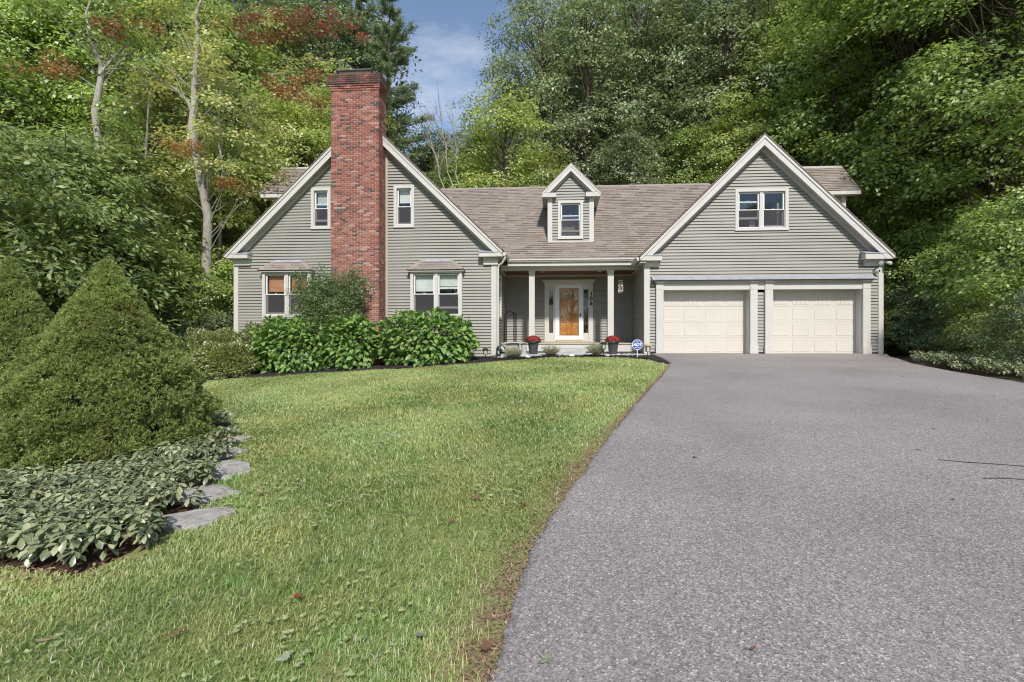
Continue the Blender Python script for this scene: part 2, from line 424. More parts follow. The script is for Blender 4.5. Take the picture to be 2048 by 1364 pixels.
class MB:
    """collects shapes into one mesh"""
    def __init__(self): self.v = []; self.f = []; self.c = []
    def poly(self, pts, faces):
        b = len(self.v); self.v += [tuple(p) for p in pts]
        self.f += [tuple(b + i for i in f) for f in faces]
        return self
    def hexa(self, p):   # 8 points: bottom 4 ccw (from above), top 4
        return self.poly(p, [(3, 2, 1, 0), (4, 5, 6, 7), (0, 1, 5, 4), (1, 2, 6, 5), (2, 3, 7, 6), (3, 0, 4, 7)])
    def box(self, x0, x1, y0, y1, z0, z1):
        return self.hexa([(x0, y0, z0), (x1, y0, z0), (x1, y1, z0), (x0, y1, z0),
                          (x0, y0, z1), (x1, y0, z1), (x1, y1, z1), (x0, y1, z1)])
    def prism_y(self, pts, y0, y1):      # polygon in x,z extruded along y
        n = len(pts); b = len(self.v)
        self.v += [(x, y0, z) for x, z in pts] + [(x, y1, z) for x, z in pts]
        self.f += [tuple(b + i for i in range(n)), tuple(b + n + i for i in reversed(range(n)))]
        self.f += [(b + i, b + n + i, b + n + (i + 1) % n, b + (i + 1) % n) for i in range(n)]
        return self
    def prism_x(self, pts, x0, x1):      # polygon in y,z extruded along x
        n = len(pts); b = len(self.v)
        self.v += [(x0, y, z) for y, z in pts] + [(x1, y, z) for y, z in pts]
        self.f += [tuple(b + i for i in reversed(range(n))), tuple(b + n + i for i in range(n))]
        self.f += [(b + i, b + (i + 1) % n, b + n + (i + 1) % n, b + n + i) for i in range(n)]
        return self
    def prism_z(self, pts, z0, z1):
        n = len(pts); b = len(self.v)
        self.v += [(x, y, z0) for x, y in pts] + [(x, y, z1) for x, y in pts]
        self.f += [tuple(b + i for i in reversed(range(n))), tuple(b + n + i for i in range(n))]
        self.f += [(b + i, b + (i + 1) % n, b + n + (i + 1) % n, b + n + i) for i in range(n)]
        return self
    def tube(self, pts, rad, sides=8, cap=True):
        pts = [Vector(p) for p in pts]; n = len(pts)
        if not hasattr(rad, '__len__'): rad = [rad] * n
        b0 = len(self.v); ref = None
        for i, p in enumerate(pts):
            t = (pts[min(i + 1, n - 1)] - pts[max(i - 1, 0)]).normalized()
            if ref is None:
                ref = t.cross(Vector((0, 0, 1)) if abs(t.z) < 0.9 else Vector((1, 0, 0))).normalized()
            else:
                ref = (ref - t * ref.dot(t)).normalized()
            q = t.cross(ref)
            for k in range(sides):
                a = 2 * math.pi * k / sides
                self.v.append(tuple(p + (ref * math.cos(a) + q * math.sin(a)) * rad[i]))
        for i in range(n - 1):
            for k in range(sides):
                a, c = b0 + i * sides + k, b0 + i * sides + (k + 1) % sides
                self.f.append((a, c, c + sides, a + sides))
        if cap:
            self.f.append(tuple(b0 + k for k in reversed(range(sides))))
            self.f.append(tuple(b0 + (n - 1) * sides + k for k in range(sides)))
        return self
    def lathe(self, prof, c=(0, 0, 0), sides=20):
        b0 = len(self.v)
        for r, z in prof:
            for k in range(sides):
                a = 2 * math.pi * k / sides
                self.v.append((c[0] + r * math.cos(a), c[1] + r * math.sin(a), c[2] + z))
        for i in range(len(prof) - 1):
            for k in range(sides):
                a, d = b0 + i * sides + k, b0 + i * sides + (k + 1) % sides
                self.f.append((a, d, d + sides, a + sides))
        self.f.append(tuple(b0 + k for k in reversed(range(sides))))
        self.f.append(tuple(b0 + (len(prof) - 1) * sides + k for k in range(sides)))
        return self
    def mesh(self, name, mat, smooth=False):
        me = bpy.data.meshes.new(name)
        me.from_pydata(self.v, [], self.f)
        me.materials.append(MATS[mat])
        if smooth: me.shade_smooth()
        if self.c:
            a = me.color_attributes.new('col', 'FLOAT_COLOR', 'POINT')
            arr = np.ones((len(self.v), 4), np.float32); arr[:, :3] = np.array(self.c, np.float32)
            a.data.foreach_set('color', arr.ravel())
        return me
    def build(self, name, mat, parent=None, smooth=False, kind=None):
        o = bpy.data.objects.new(name, self.mesh(name, mat, smooth))
        link(o, parent)
        if kind: o['kind'] = kind
        return o

def np_mesh(name, verts, faces_n, loops, mat, smooth=False, attrs=None):
    """verts (N,3); faces_n: vertices per face (int or array); loops: flat vertex indices"""
    me = bpy.data.meshes.new(name)
    verts = np.ascontiguousarray(verts, np.float32)
    loops = np.ascontiguousarray(loops, np.int32)
    me.vertices.add(len(verts)); me.vertices.foreach_set('co', verts.ravel())
    me.loops.add(len(loops)); me.loops.foreach_set('vertex_index', loops)
    if np.isscalar(faces_n):
        nf = len(loops) // faces_n
        starts = np.arange(nf, dtype=np.int32) * faces_n
    else:
        faces_n = np.asarray(faces_n, np.int32); nf = len(faces_n)
        starts = np.concatenate([[0], np.cumsum(faces_n)[:-1]]).astype(np.int32)
    me.polygons.add(nf); me.polygons.foreach_set('loop_start', starts)
    mats = mat if isinstance(mat, (list, tuple)) else [mat]
    for q in mats: me.materials.append(MATS[q])
    me.update(calc_edges=True)
    if smooth: me.shade_smooth()
    return me

def sp(t): return np.log1p(np.exp(t))
def ground_z(x, y):
    """height of the land: the lawn falls to the left and towards the camera"""
    x = np.asarray(x, float); y = np.asarray(y, float)
    xx = np.maximum(x, -13.0)
    z = -0.062 * sp(-(xx - 0.3))
    z = z + 0.043 * (np.minimum(y, 17.0) - 17.0)
    far = np.maximum(0, y - 27.0)
    z = z + 0.03 * far * (far < 60) + 1.8 * (far >= 60)
    r = np.maximum(0, x - 13.0)
    z = z + 0.05 * np.minimum(r, 12)
    return z
def gz(x, y): return float(ground_z(x, y))

# ================================================================== the ground
rng = np.random.default_rng(7)
DL = np.array([(0.9, -30), (0.4, -10), (0.0, -4), (-0.2, 0), (-0.26, 2.0), (-0.22, 2.69), (-0.14, 3.16), (0.05, 3.91), (0.29, 4.8), (0.78, 6.46),
               (1.48, 8.74), (2.14, 10.8), (2.78, 12.9), (3.08, 14.3), (3.16, 15.6), (3.12, 17.25)])
DR = np.array([(14, -30), (12, -10), (11, 0), (10.0, 5), (9.3, 8), (8.97, 10.3), (9.05, 12.2), (9.35, 14.0), (10.15, 16.2), (10.75, 17.25)])
YT = np.array([(-14, 15.15), (-11.4, 15.05), (-10, 15.1), (-7.65, 15.35), (-5, 15.3), (-2.4, 15.55), (-1.7, 16.1), (-0.3, 16.3), (1.0, 16.2),
               (2.04, 15.75), (2.6, 14.9), (2.9, 13.9), (3.2, 13.2)])
def d_left(y): return np.interp(y, DL[:, 1], DL[:, 0])
def d_right(y): return np.interp(y, DR[:, 1], DR[:, 0])
def lawn_top(x): return np.interp(x, YT[:, 0], YT[:, 1])
def wob(y, s, a, ph=0.0):
    return a * (np.sin(y * s + ph) + 0.6 * np.sin(y * s * 2.3 + 1.7 + ph) + 0.4 * np.sin(y * s * 5.1 + 0.4 + ph))

def grid_mesh(name, X, Y, Z, mat, kind='structure', smooth=True):
    r, c = X.shape
    v = np.stack([X, Y, Z], -1).reshape(-1, 3)
    i = np.arange(r * c).reshape(r, c)
    q = np.stack([i[:-1, :-1], i[:-1, 1:], i[1:, 1:], i[1:, :-1]], -1).reshape(-1, 4)
    me = np_mesh(name, v, 4, q.ravel(), mat, smooth)
    o = bpy.data.objects.new(name, me); COL.objects.link(o)
    if kind: o['kind'] = kind
    return o

# far land / forest floor
xs = np.concatenate([np.linspace(-600, -60, 10), np.linspace(-50, 50, 81), np.linspace(60, 600, 10)])
ys = np.concatenate([np.linspace(-600, -40, 8), np.linspace(-30, 90, 97), np.linspace(110, 700, 8)])
X, Y = np.meshgrid(xs, ys)
grid_mesh('ground', X, Y, ground_z(X, Y) - 0.06 + 0.03 * np.sin(X * 1.3) * np.cos(Y * 1.1) * (np.abs(Y - 8) > 12), 'forest_floor')

# lawn sheet
u = np.linspace(0, 1, 300)
cx = np.linspace(-14, 3.2, 300)
T = np.linspace(0, 1, 330) ** 0.75
X = np.repeat(cx[None, :], len(T), 0)
Y0 = -12.0
Y = Y0 + T[:, None] * (lawn_top(cx)[None, :] - Y0)
Z = ground_z(X, Y) + 0.008 * np.sin(X * 3.1 + Y * 1.3) + 0.006 * np.sin(X * 1.1 - Y * 4.3)
lawn = grid_mesh('lawn', X, Y, Z, 'lawn_soil')
tag(lawn, 'mown green lawn sloping up to the house', kind='structure')
def bare_at(x, y):
    d = d_left(y) - x
    n = 0.5 + 0.5 * np.sin(y * 2.1 + 0.4) * np.sin(y * 0.83 + 2.0)
    w = 0.10 + 0.26 * n * np.clip((9 - y) / 5, 0.15, 1)
    b = np.clip(1.25 - d / w, 0, 1)
    b = np.where(d < 0, 1, b)
    p = np.sin(x * 2.7 + 1.1) * np.sin(y * 1.9 - x) + 0.5 * np.sin(x * 6.1 + y * 3.7)
    b = np.maximum(b, np.clip((p - 1.25) * 2, 0, 0.4))
    return b
a = lawn.data.color_attributes.new('bare', 'FLOAT_COLOR', 'POINT')
bb = bare_at(X.ravel(), Y.ravel())
arr = np.ones((len(bb), 4), np.float32); arr[:, :3] = bb[:, None]
a.data.foreach_set('color', arr.ravel())

# driveway: raised sheet with a crumbly left edge
yy = np.concatenate([np.linspace(-30, -2, 40), np.linspace(-1.9, 9, 420), np.linspace(9.05, 17.25, 160)])
jag = wob(yy, 3.0, 0.010) + wob(yy, 11.0, 0.006, 2.0) + 0.006 * rng.standard_normal(len(yy))
xl = d_left(yy) + jag
xr = d_right(yy) + wob(yy, 1.3, 0.02)
s = np.concatenate([[-0.030, -0.012], [0, 0.004, 0.012], np.linspace(0.03, 1, 46)])
X = np.where(s[None, :] < 0, xl[:, None] + s[None, :], xl[:, None] + s[None, :] * (xr - xl)[:, None])
Y = np.repeat(yy[:, None], len(s), 1)
edge = np.where(s < -0.02, -0.045, np.where(s < 0, 0.004, np.where(s < 0.003, 0.022, 0.030)))[None, :]
Z = ground_z(X, Y) + edge + 0.012 * np.sin(X * 0.9 + Y * 0.35) * (s[None, :] > 0.02)
o = grid_mesh('driveway', X, Y, Z, 'asphalt')
tag(o, 'worn grey asphalt driveway rising to the garage doors', kind='structure')

# mulch bed along the house
cx = np.linspace(-14, 3.13, 240)
T = np.linspace(0, 1, 30)
X = np.repeat(cx[None, :], len(T), 0)
yb = np.where(cx < -2.1, 17.3, 18.6)
Y = (lawn_top(cx) - 0.03 + wob(cx, 2.2, 0.03))[None, :] * (1 - T[:, None]) + yb[None, :] * T[:, None]
Z = ground_z(X, Y) + 0.012 + 0.06 * np.clip(T[:, None] * 6, 0, 1) * np.clip((0.2 - X) / 3, 0, 1) + 0.008 * rng.standard_normal(X.shape)
o = grid_mesh('mulch_bed', X, Y, Z, 'mulch')
tag(o, 'dark bark mulch bed between the lawn and the house', kind='structure')

# planting bed on the left with the spruces
BED = [(-9.5, 2.2), (-6.5, 2.45), (-3.61, 2.99), (-2.96, 2.86), (-2.72, 3.07), (-2.80, 3.53), (-3.07, 4.15), (-3.62, 5.24), (-4.45, 6.6), (-5.1, 7.5), (-6.6, 8.6), (-9, 9.2), (-13, 9)]
def in_poly(px, py, poly):
    inside = np.zeros(px.shape, bool); n = len(poly)
    for i in range(n):
        x1, y1 = poly[i]; x2, y2 = poly[(i + 1) % n]
        c = ((y1 > py) != (y2 > py)) & (px < (x2 - x1) * (py - y1) / (y2 - y1 + 1e-12) + x1)
        inside ^= c
    return inside
def poly_sheet(name, poly, h, mat, label, edge=0.0):
    # dense outline, fan rings towards the centroid so the sheet follows the land
    P = []
    n = len(poly)
    for i in range(n):
        a_, b_ = np.array(poly[i]), np.array(poly[(i + 1) % n])
        k = max(2, int(np.linalg.norm(b_ - a_) / 0.12))
        for t in range(k): P.append(a_ + (b_ - a_) * t / k)
    P = np.array(P); c = P.mean(0)
    P = P + (rng.standard_normal(P.shape) * 0.012)
    rings = np.linspace(1, 0.02, 22)
    X = c[0] + (P[:, 0] - c[0])[None, :] * rings[:, None]; Y = c[1] + (P[:, 1] - c[1])[None, :] * rings[:, None]
    X = np.concatenate([X, X[:, :1]], 1); Y = np.concatenate([Y, Y[:, :1]], 1)
    Z = ground_z(X, Y) + h * np.clip((1 - rings[:, None]) * 8, 0.12, 1)
    o = grid_mesh(name, X, Y, Z, mat)
    tag(o, label, kind='structure')
    return o
poly_sheet('planting_bed', BED, 0.05, 'bed_soil', 'leaf littered soil of the planting bed under the spruces')

# stone walk in front of the porch: separate flagstones
walk = empty('walkway', (0.5, 17.4, -0.02)); walk['kind'] = 'structure'
tag(walk, 'pale bluestone walk along the porch front')
xw = -1.95
wid = [0.95, 1.1, 0.8, 1.15, 0.98]
k = 0
while xw < 2.9:
    w = wid[k % 5]; x1 = min(xw + w, 3.08)
    for (ya, yb2) in ((16.62, 17.32), (17.335, 18.12)):
        if xw > 2.2: ya = max(ya, 16.3)
        dz = 0.006 * rng.standard_normal()
        z0 = 0.0 + dz
        MB().hexa([(xw + .008, ya, -0.15), (x1 - .008, ya + .01, -0.15), (x1 - .008, yb2, -0.15), (xw + .008, yb2, -0.15),
                   (xw + .012, ya + .006, z0), (x1 - .012, ya + .014, z0 + .004), (x1 - .012, yb2 - .006, z0 + .006), (xw + .012, yb2 - .004, z0)]).build('flagstone', 'bluestone', walk)
    xw = x1; k += 1

# ================================================================== the house
HX, HY = -0.5, 17.2
house = empty('house', (HX, HY, 0.0), 'grey clapboard house with brick chimney, porch and two-door garage', 'house')
YF = 17.2          # front face of both wings
YR = 16.9          # outer plane of the rakes
LW = dict(x0=-11.63, x1=-2.17, xr=-6.82, zr=8.30, p=0.97, tl=-11.80, tr=-1.92, zmin=(3.355, 3.32))
RW = dict(x0=2.91, x1=10.60, xr=6.72, zr=7.255, p=0.986, tl=2.69, tr=10.78, zmin=(3.13, 3.11))
YBK = 26.5
EXPO = 0.1045

board_me = MB().hexa([(0, -0.040, 0), (1, -0.040, 0), (1, 0.0, 0), (0, 0.0, 0), (0, -0.004, 1.0), (1, -0.004, 1.0), (1, 0.0, 1.0), (0, 0.0, 1.0)]).mesh('clapboard', 'siding')
def subtract(iv, holes):
    out = [iv]
    for a, b in holes:
        nx = []
        for p, q in out:
            if b <= p or a >= q: nx.append((p, q)); continue
            if a > p: nx.append((p, a))
            if b < q: nx.append((b, q))
        out = nx
    return [(p, q) for p, q in out if q - p > 0.03]

def clad(wall_name, outline, z0, z1, holes, origin, axis='x', depth=0.14, back_mat='siding', flip=1, back=True):
    """outline(z)->(a,b); boards along axis; origin=fixed coordinate of the wall face.
       axis 'x': face looks to -Y at y=origin; axis 'y+': looks to +X at x=origin; 'y-': looks to -X"""
    rows = int(math.ceil((z1 - z0) / EXPO))
    m = MB(); boards = []
    for i in range(rows):
        za = z0 + i * EXPO; zb = min(za + EXPO, z1)
        a, b = outline((za + zb) / 2)
        if b - a < 0.05: continue
        hs = [(h[0], h[1]) for h in holes if h[2] < zb - 0.02 and h[3] > za + 0.02]
        for p, q in subtract((a, b), hs):
            if axis == 'x': m.box(p, q, origin + 0.002, origin + depth, za, zb)
            elif axis == 'y+': m.box(origin - depth, origin - 0.002, p, q, za, zb)
            else: m.box(origin + 0.002, origin + depth, p, q, za, zb)
            boards.append((p, q, za, zb - za))
    w = m.build(wall_name, back_mat, house)
    for p, q, za, h in boards:
        o = bpy.data.objects.new('clapboard', board_me)
        if axis == 'x':
            o.location = (p, origin, za); o.scale = (q - p, 1, h)
        elif axis == 'y+':
            o.location = (origin, p, za); o.rotation_euler = (0, 0, math.pi / 2); o.scale = (q - p, 1, h)
        else:
            o.location = (origin, q, za); o.rotation_euler = (0, 0, -math.pi / 2); o.scale = (q - p, 1, h)
        link(o, w)
    return w

def gable_line(W, z, inset=0.0):
    d = (W['zr'] - inset - z) / W['p']
    return (max(W['x0'], W['xr'] - d), min(W['x1'], W['xr'] + d))

CH = dict(x0=-7.73, x1=-6.07, y0=16.5)      # chimney
# openings: (x0, x1, z0, z1)
UW1 = (-8.775, -8.06, 4.42, 5.87); UW2 = (-5.78, -5.05, 4.43, 5.89)
BAY1 = (-10.495, -8.716, 1.28, 2.86); BAY2 = (-5.146, -3.337, 1.27, 2.83)
GW = (5.88, 7.60, 4.155, 5.537)
GD1 = (3.506, 6.340, 0.0, 2.16); GD2 = (7.073, 9.926, 0.0, 2.16)
def inner(w, k=0.06): return (w[0] + k, w[1] - k, w[2] + k, w[3] - k)
roof_in = 0.20
wl_ = clad('wall', lambda z: gable_line(LW, z, roof_in), -0.72, LW['zr'] - roof_in, [inner(w) for w in (UW1, UW2, BAY1, BAY2)] + [(CH['x0'] + .04, CH['x1'] - .04, -2, 9)], YF)
wr_ = clad('wall', lambda z: gable_line(RW, z, roof_in), 0.085, RW['zr'] - roof_in, [inner(GW)] + [(3.30, 6.52, -1, 2.30), (6.87, 10.10, -1, 2.30), (6.50, 6.90, 2.15, 2.3)], YF)
# inner walls of the porch recess
YB = 20.05
PW = (18.35, 0)
clad('wall', lambda z: (YF + 0.02, YB), -0.05, 3.35, [(17.62, 18.42, 1.28, 2.75)], LW['x1'], 'y+')
clad('wall', lambda z: (YF + 0.02, YB), 0.085, 3.25, [], RW['x0'], 'y-')
DT = (-0.575, 1.345, 0.40, 2.70)
clad('wall', lambda z: (LW['x1'], RW['x0']), 0.37, 3.10, [(DT[0] + .06, DT[1] - .06, 0, DT[3] - .04)], YB)

def part(name, mat, m, parent=None, smooth=False): return m.build(name, mat, parent or house, smooth)

# closed shell behind: side and rear walls, floors, ceilings keep the rooms dark
for W, zf in ((LW, -0.8), (RW, 0.0)):
    e = W['zr'] - W['p'] * (W['x1'] - W['xr']) - 0.1
    part('side_wall', 'siding', MB().box(W['x0'], W['x0'] + .12, YF + .145, YBK, zf, e))
    part('side_wall', 'siding', MB().box(W['x1'] - .145 - .12, W['x1'] - .145, YF + .145, YBK, zf, e))
    pts = [(W['x0'], zf), (W['x1'], zf), (W['x1'], e), (W['xr'], W['zr'] - .12), (W['x0'], e)]
    part('rear_wall', 'siding', MB().prism_y(pts, YBK, YBK + .12))
    part('partition', 'interior_wall', MB().prism_y([(W['x0'] + .13, zf), (W['x1'] - .3, zf), (W['x1'] - .3, e), (W['xr'], W['zr'] - .3), (W['x0'] + .13, e)], YF + 3.2, YF + 3.3))
    part('upper_floor', 'interior_wall', MB().box(W['x0'] + .13, W['x1'] - .3, YF + .15, YF + 3.2, 3.0, 3.2))
    part('lower_floor', 'interior_wall', MB().box(W['x0'] + .13, W['x1'] - .3, YF + .4, YF + 3.2, zf, zf + .1 if W is RW else 0.6))
part('hall_partition', 'interior_wall', MB().box(LW['x1'], RW['x0'], YB + 1.6, YB + 1.7, 0.3, 3.1))
part('hall_floor', 'porch_board', MB().box(LW['x1'], RW['x0'], YB + .15, YB + 1.6, 0.25, 0.36))
part('foundation', 'concrete', MB().box(3.0, 3.30, 17.25, 17.32, -0.15, 0.085).box(6.52, 6.87, 17.24, 17.32, -.15, .085).box(10.10, 10.60, 17.24, 17.32, -.15, .085).box(10.48, 10.60, 17.32, 26.4, -.3, .085))
part('foundation', 'concrete', MB().box(-11.60, -2.2, 17.24, 17.34, -1.1, -0.72 + .0))

# ---- corner boards, rakes, returns
def cornerboard(x0, x1, z0, z1, side, ret=0.12):
    m = MB().box(x0, x1, YF - 0.048, YF + 0.001, z0, z1)
    part('corner_board', 'trim', m)
cornerboard(-11.632, -11.465, -0.75, 3.30, -1)
cornerboard(-2.335, -2.16, -0.06, 3.30, 1)
part('corner_board', 'trim', MB().box(-2.169, -2.138, YF - 0.048, YF + 0.13, -0.06, 3.3))
cornerboard(2.90, 3.06, 0.0, 3.05, -1)
part('corner_board', 'trim', MB().box(2.876, 2.90, YF - 0.047, YF + 0.12, 0.0, 3.05))
cornerboard(10.445, 10.602, 0.0, 3.05, 1)

def slanted(xa, za, xb, zb, t0, t1, y0, y1, zmin=None):
    """board following a slope in the x,z plane between perpendicular depths t0..t1 below the line,
       plumb-cut ends, optionally cut level at zmin"""
    s = (zb - za) / (xb - xa); c = math.sqrt(1 + s * s)
    P = [(xa, za - t1 * c), (xb, zb - t1 * c), (xb, zb - t0 * c), (xa, za - t0 * c)]
    if zmin is not None:
        Q = []
        for i in range(4):
            a, b = P[i], P[(i + 1) % 4]
            if a[1] >= zmin: Q.append(a)
            if (a[1] >= zmin) != (b[1] >= zmin):
                k = (zmin - a[1]) / (b[1] - a[1]); Q.append((a[0] + k * (b[0] - a[0]), zmin))
        P = Q
    if xb < xa: P = P[::-1]
    return MB().prism_y(P, y0, y1)

def rake_set(W, name, yr, yf, s=1.0):
    xr, zr, p = W['xr'], W['zr'], W['p']
    for tip, sg in ((W['tl'], -1), (W['tr'], 1)):
        zt = zr - p * abs(tip - xr)
        zm = W['zmin'][0 if sg < 0 else 1]
        part('rake_crown', 'trim', slanted(tip, zt, xr, zr, 0.028 * s, 0.105 * s, yr - 0.045, yr, zm + .03))
        part('rake_board', 'trim', slanted(tip, zt, xr, zr, 0.105 * s, 0.27 * s, yr - 0.018, yr + 0.02, zm + .002))
        part('drip_strip', 'trim', slanted(tip, zt, xr, zr, 0.012 * s, 0.030 * s, yr - 0.060, yr))
        # soffit under the overhang
        part('rake_soffit', 'trim', slanted(tip, zt, xr, zr, 0.19 * s, 0.205 * s, yr + 0.02, yf, zm + .01))
        # frieze board on the wall
        part('frieze_board', 'trim', slanted(tip + (0.1 if sg < 0 else -0.1), zt + 0.1 * p, xr, zr, 0.205 * s, 0.335 * s, yf - 0.048, yf - 0.002, zm + .05))
rake_set(LW, 'left', YR, YF)
rake_set(RW, 'right', YR, YF)

def cornice_return(xo, xi, zt, zb, zf, xfi):
    """boxed eave return at the foot of a rake: box, sloped metal top, frieze block below"""
    a, b = min(xo, xi), max(xo, xi)
    part('cornice_return', 'trim', MB().box(a, b, YR - 0.010, YF - 0.002, zb, zt))
    part('return_cap', 'flashing', MB().prism_x([(YR - 0.03, zt), (YF - .003, zt), (YF - .003, zt + 0.13), (YR - 0.03, zt + 0.02)], a + (0.12 if xo < xi else -0.02), b + (0.02 if xo < xi else -0.12)))
    a2, b2 = min(xo, xfi), max(xo, xfi)
    ins = 0.17
    part('return_frieze', 'trim_dark' if False else 'trim', MB().box(a2 + (ins if xo < xi else 0), b2 - (0 if xo < xi else ins), YF - 0.11, YF - 0.003, zf, zb))
cornice_return(-11.785, -10.955, 3.50, 3.355, 3.13, -10.99)
cornice_return(-1.925, -2.72, 3.46, 3.32, 3.07, -2.60)
cornice_return(2.71, 3.42, 3.285, 3.13, 2.95, 3.36)
cornice_return(10.765, 9.89, 3.285, 3.11, 2.92, 9.98)

# ---- roofs
def roof_slab(xa, za, xb, zb, y0, y1, t=0.028):
    return slanted(xa, za, xb, zb, 0, t, y0, y1)
SH_COLS = [(0.250, 0.211, 0.177), (0.268, 0.228, 0.191), (0.235, 0.197, 0.168), (0.218, 0.182, 0.159), (0.282, 0.238, 0.200), (0.244, 0.206, 0.177)]
srng = random.Random(3)
shingle_protos = []
def sh_box(m, o, u, v, nrm, w, h, t, col):
    # thin wedge shingle: thick butt at the lower edge
    o, u, v, nrm = Vector(o), Vector(u), Vector(v), Vector(nrm)
    p = [o, o + u * w, o + u * w + v * h, o + v * h]
    q = [o + nrm * t, o + u * w + nrm * t, o + u * w + v * h + nrm * 0.002, o + v * h + nrm * 0.002]
    m.hexa(p + q); m.c += [col] * 8
def shingle_slope(roof, org, u, v, width_at, length, tabs=0, expo=0.127, name='shingle', avg=0.33, skip=None):
    """cover a slope; the lowest `tabs` pieces become objects of their own, the rest one part"""
    org, u, v = Vector(org), Vector(u).normalized(), Vector(v).normalized()
    nrm = u.cross(v).normalized()
    rest = MB(); made = 0
    rows = int(length / expo)
    if tabs and not shingle_protos:
        for c in SH_COLS:
            pm = MB(); sh_box(pm, (0, 0, 0), (1, 0, 0), (0, 1, 0), (0, 0, 1), 1.0, 1.0, 1.0, c)
            shingle_protos.append(pm.mesh('shingle', 'shingle'))
    R = Matrix((u, v, nrm)).transposed()
    for r in range(rows):
        s0 = r * expo
        a, b = width_at(s0 + expo / 2)
        x = a - srng.random() * avg
        while x < b:
            w = avg * (0.55 + 0.9 * srng.random())
            p, q = max(x, a), min(x + w - 0.004, b)
            x += w
            if q - p < 0.02: continue
            if skip and skip((p + q) / 2, s0): continue
            ci = srng.randrange(len(SH_COLS))
            t = 0.015 + (0.011 if srng.random() < 0.45 else 0.0)
            o3 = org + u * p + v * s0
            if made < tabs:
                ob = bpy.data.objects.new(name, shingle_protos[ci])
                M = R.to_4x4(); M.translation = o3
                ob.matrix_basis = M @ Matrix.Diagonal((q - p, expo * 1.04, t, 1))
                link(ob, roof); made += 1
            else:
                k = 0.94 + 0.12 * srng.random()
                sh_box(rest, o3, u, v, nrm, q - p, expo * 1.04, t, tuple(k * z for z in SH_COLS[ci]))
    if rest.v: rest.build('shingle_field', 'shingle', roof, kind='stuff')

# wing roofs
for W in (LW, RW):
    for tip, sg in ((W['tl'], -1), (W['tr'], 1)):
        zt = W['zr'] - W['p'] * abs(tip - W['xr'])
        r = part('roof', 'shingle', roof_slab(tip, zt, W['xr'], W['zr'], YR - 0.06, YBK + .25))
        r.data.color_attributes.new('col', 'FLOAT_COLOR', 'POINT').data.foreach_set('color', [0.24, 0.20, 0.18, 1] * len(r.data.vertices))
        L = math.hypot(tip - W['xr'], W['zr'] - zt)
        vdir = Vector((W['xr'] - tip, 0, W['zr'] - zt)) / L
        if sg < 0: shingle_slope(r, (tip, YBK + .25, zt + .002), (0, -1, 0), vdir, lambda s: (0, YBK + .25 - YR + .05), L)
        else: shingle_slope(r, (tip, YR - .05, zt + .002), (0, 1, 0), vdir, lambda s: (0, YBK + .25 - YR + .05), L)
    part('ridge_cap', 'shingle', MB().prism_y([(W['xr'] - .14, W['zr'] - .125), (W['xr'], W['zr'] + .012), (W['xr'] + .14, W['zr'] - .125), (W['xr'], W['zr'] - .01)], YR - .05, YBK + .2))

# middle roof
EY, EZ, RY, RZ = 18.02, 3.36, 21.85, 7.10
sl = (RZ - EZ) / (RY - EY)
mid = part('roof', 'shingle', MB().poly([(-6.4, EY, EZ), (6.4, EY, EZ), (6.4, RY, RZ), (-6.4, RY, RZ), (6.4, 25.7, EZ), (-6.4, 25.7, EZ)], [(0, 1, 2, 3), (3, 2, 4, 5)]))
mid.data.color_attributes.new('col', 'FLOAT_COLOR', 'POINT').data.foreach_set('color', [0.24, 0.20, 0.18, 1] * 6)
Ls = math.hypot(RY - EY, RZ - EZ)
vd = Vector((0, RY - EY, RZ - EZ)) / Ls
def mid_w(s):
    z = EZ + s * vd.z
    a = LW['xr'] + (LW['zr'] - z) / LW['p'] - 0.35
    b = RW['xr'] - (RW['zr'] - z) / RW['p'] + 0.35
    return (a, b)
DY = 18.82     # front dormer face
DX0, DX1 = -0.413, 1.288
def in_dormer(x, s):
    y = EY + s * vd.y
    return DX0 + 0.03 < x < DX1 - 0.03 and DY + 0.12 < y < 20.9
shingle_slope(mid, (0, EY - .02, EZ - .012), (1, 0, 0), vd, mid_w, Ls, tabs=300, avg=0.34, skip=in_dormer)
part('ridge_cap', 'shingle', MB().prism_x([(RY - .16, RZ - .145), (RY, RZ + .025), (RY + .16, RZ - .145), (RY, RZ - .03)], -5.6, 6.4))
for o in house.children:
    if o.name.startswith('ridge_cap'):
        o.data.color_attributes.new('col', 'FLOAT_COLOR', 'POINT').data.foreach_set('color', [0.27, 0.235, 0.205, 1] * len(o.data.vertices))

# ---- gutters and downspouts
def gutter_x(x0, x1, yf, zt):
    pts = [(yf + .11, zt), (yf + .11, zt - .10), (yf + .045, zt - .10), (yf + .02, zt - .055), (yf, zt - .045), (yf, zt), (yf + .012, zt), (yf + .012, zt - .03), (yf + .095, zt - .05), (yf + .095, zt)]
    return MB().prism_x(pts, x0, x1)
part('gutter', 'trim', gutter_x(-1.86, 2.66, 17.92, 3.375))
part('fascia', 'trim', MB().box(-1.86, 2.68, 18.035, 18.06, 3.14, 3.34))
part('drip_edge', 'dark_gap', MB().box(-1.86, 2.66, 17.99, 18.03, 3.378, 3.39))
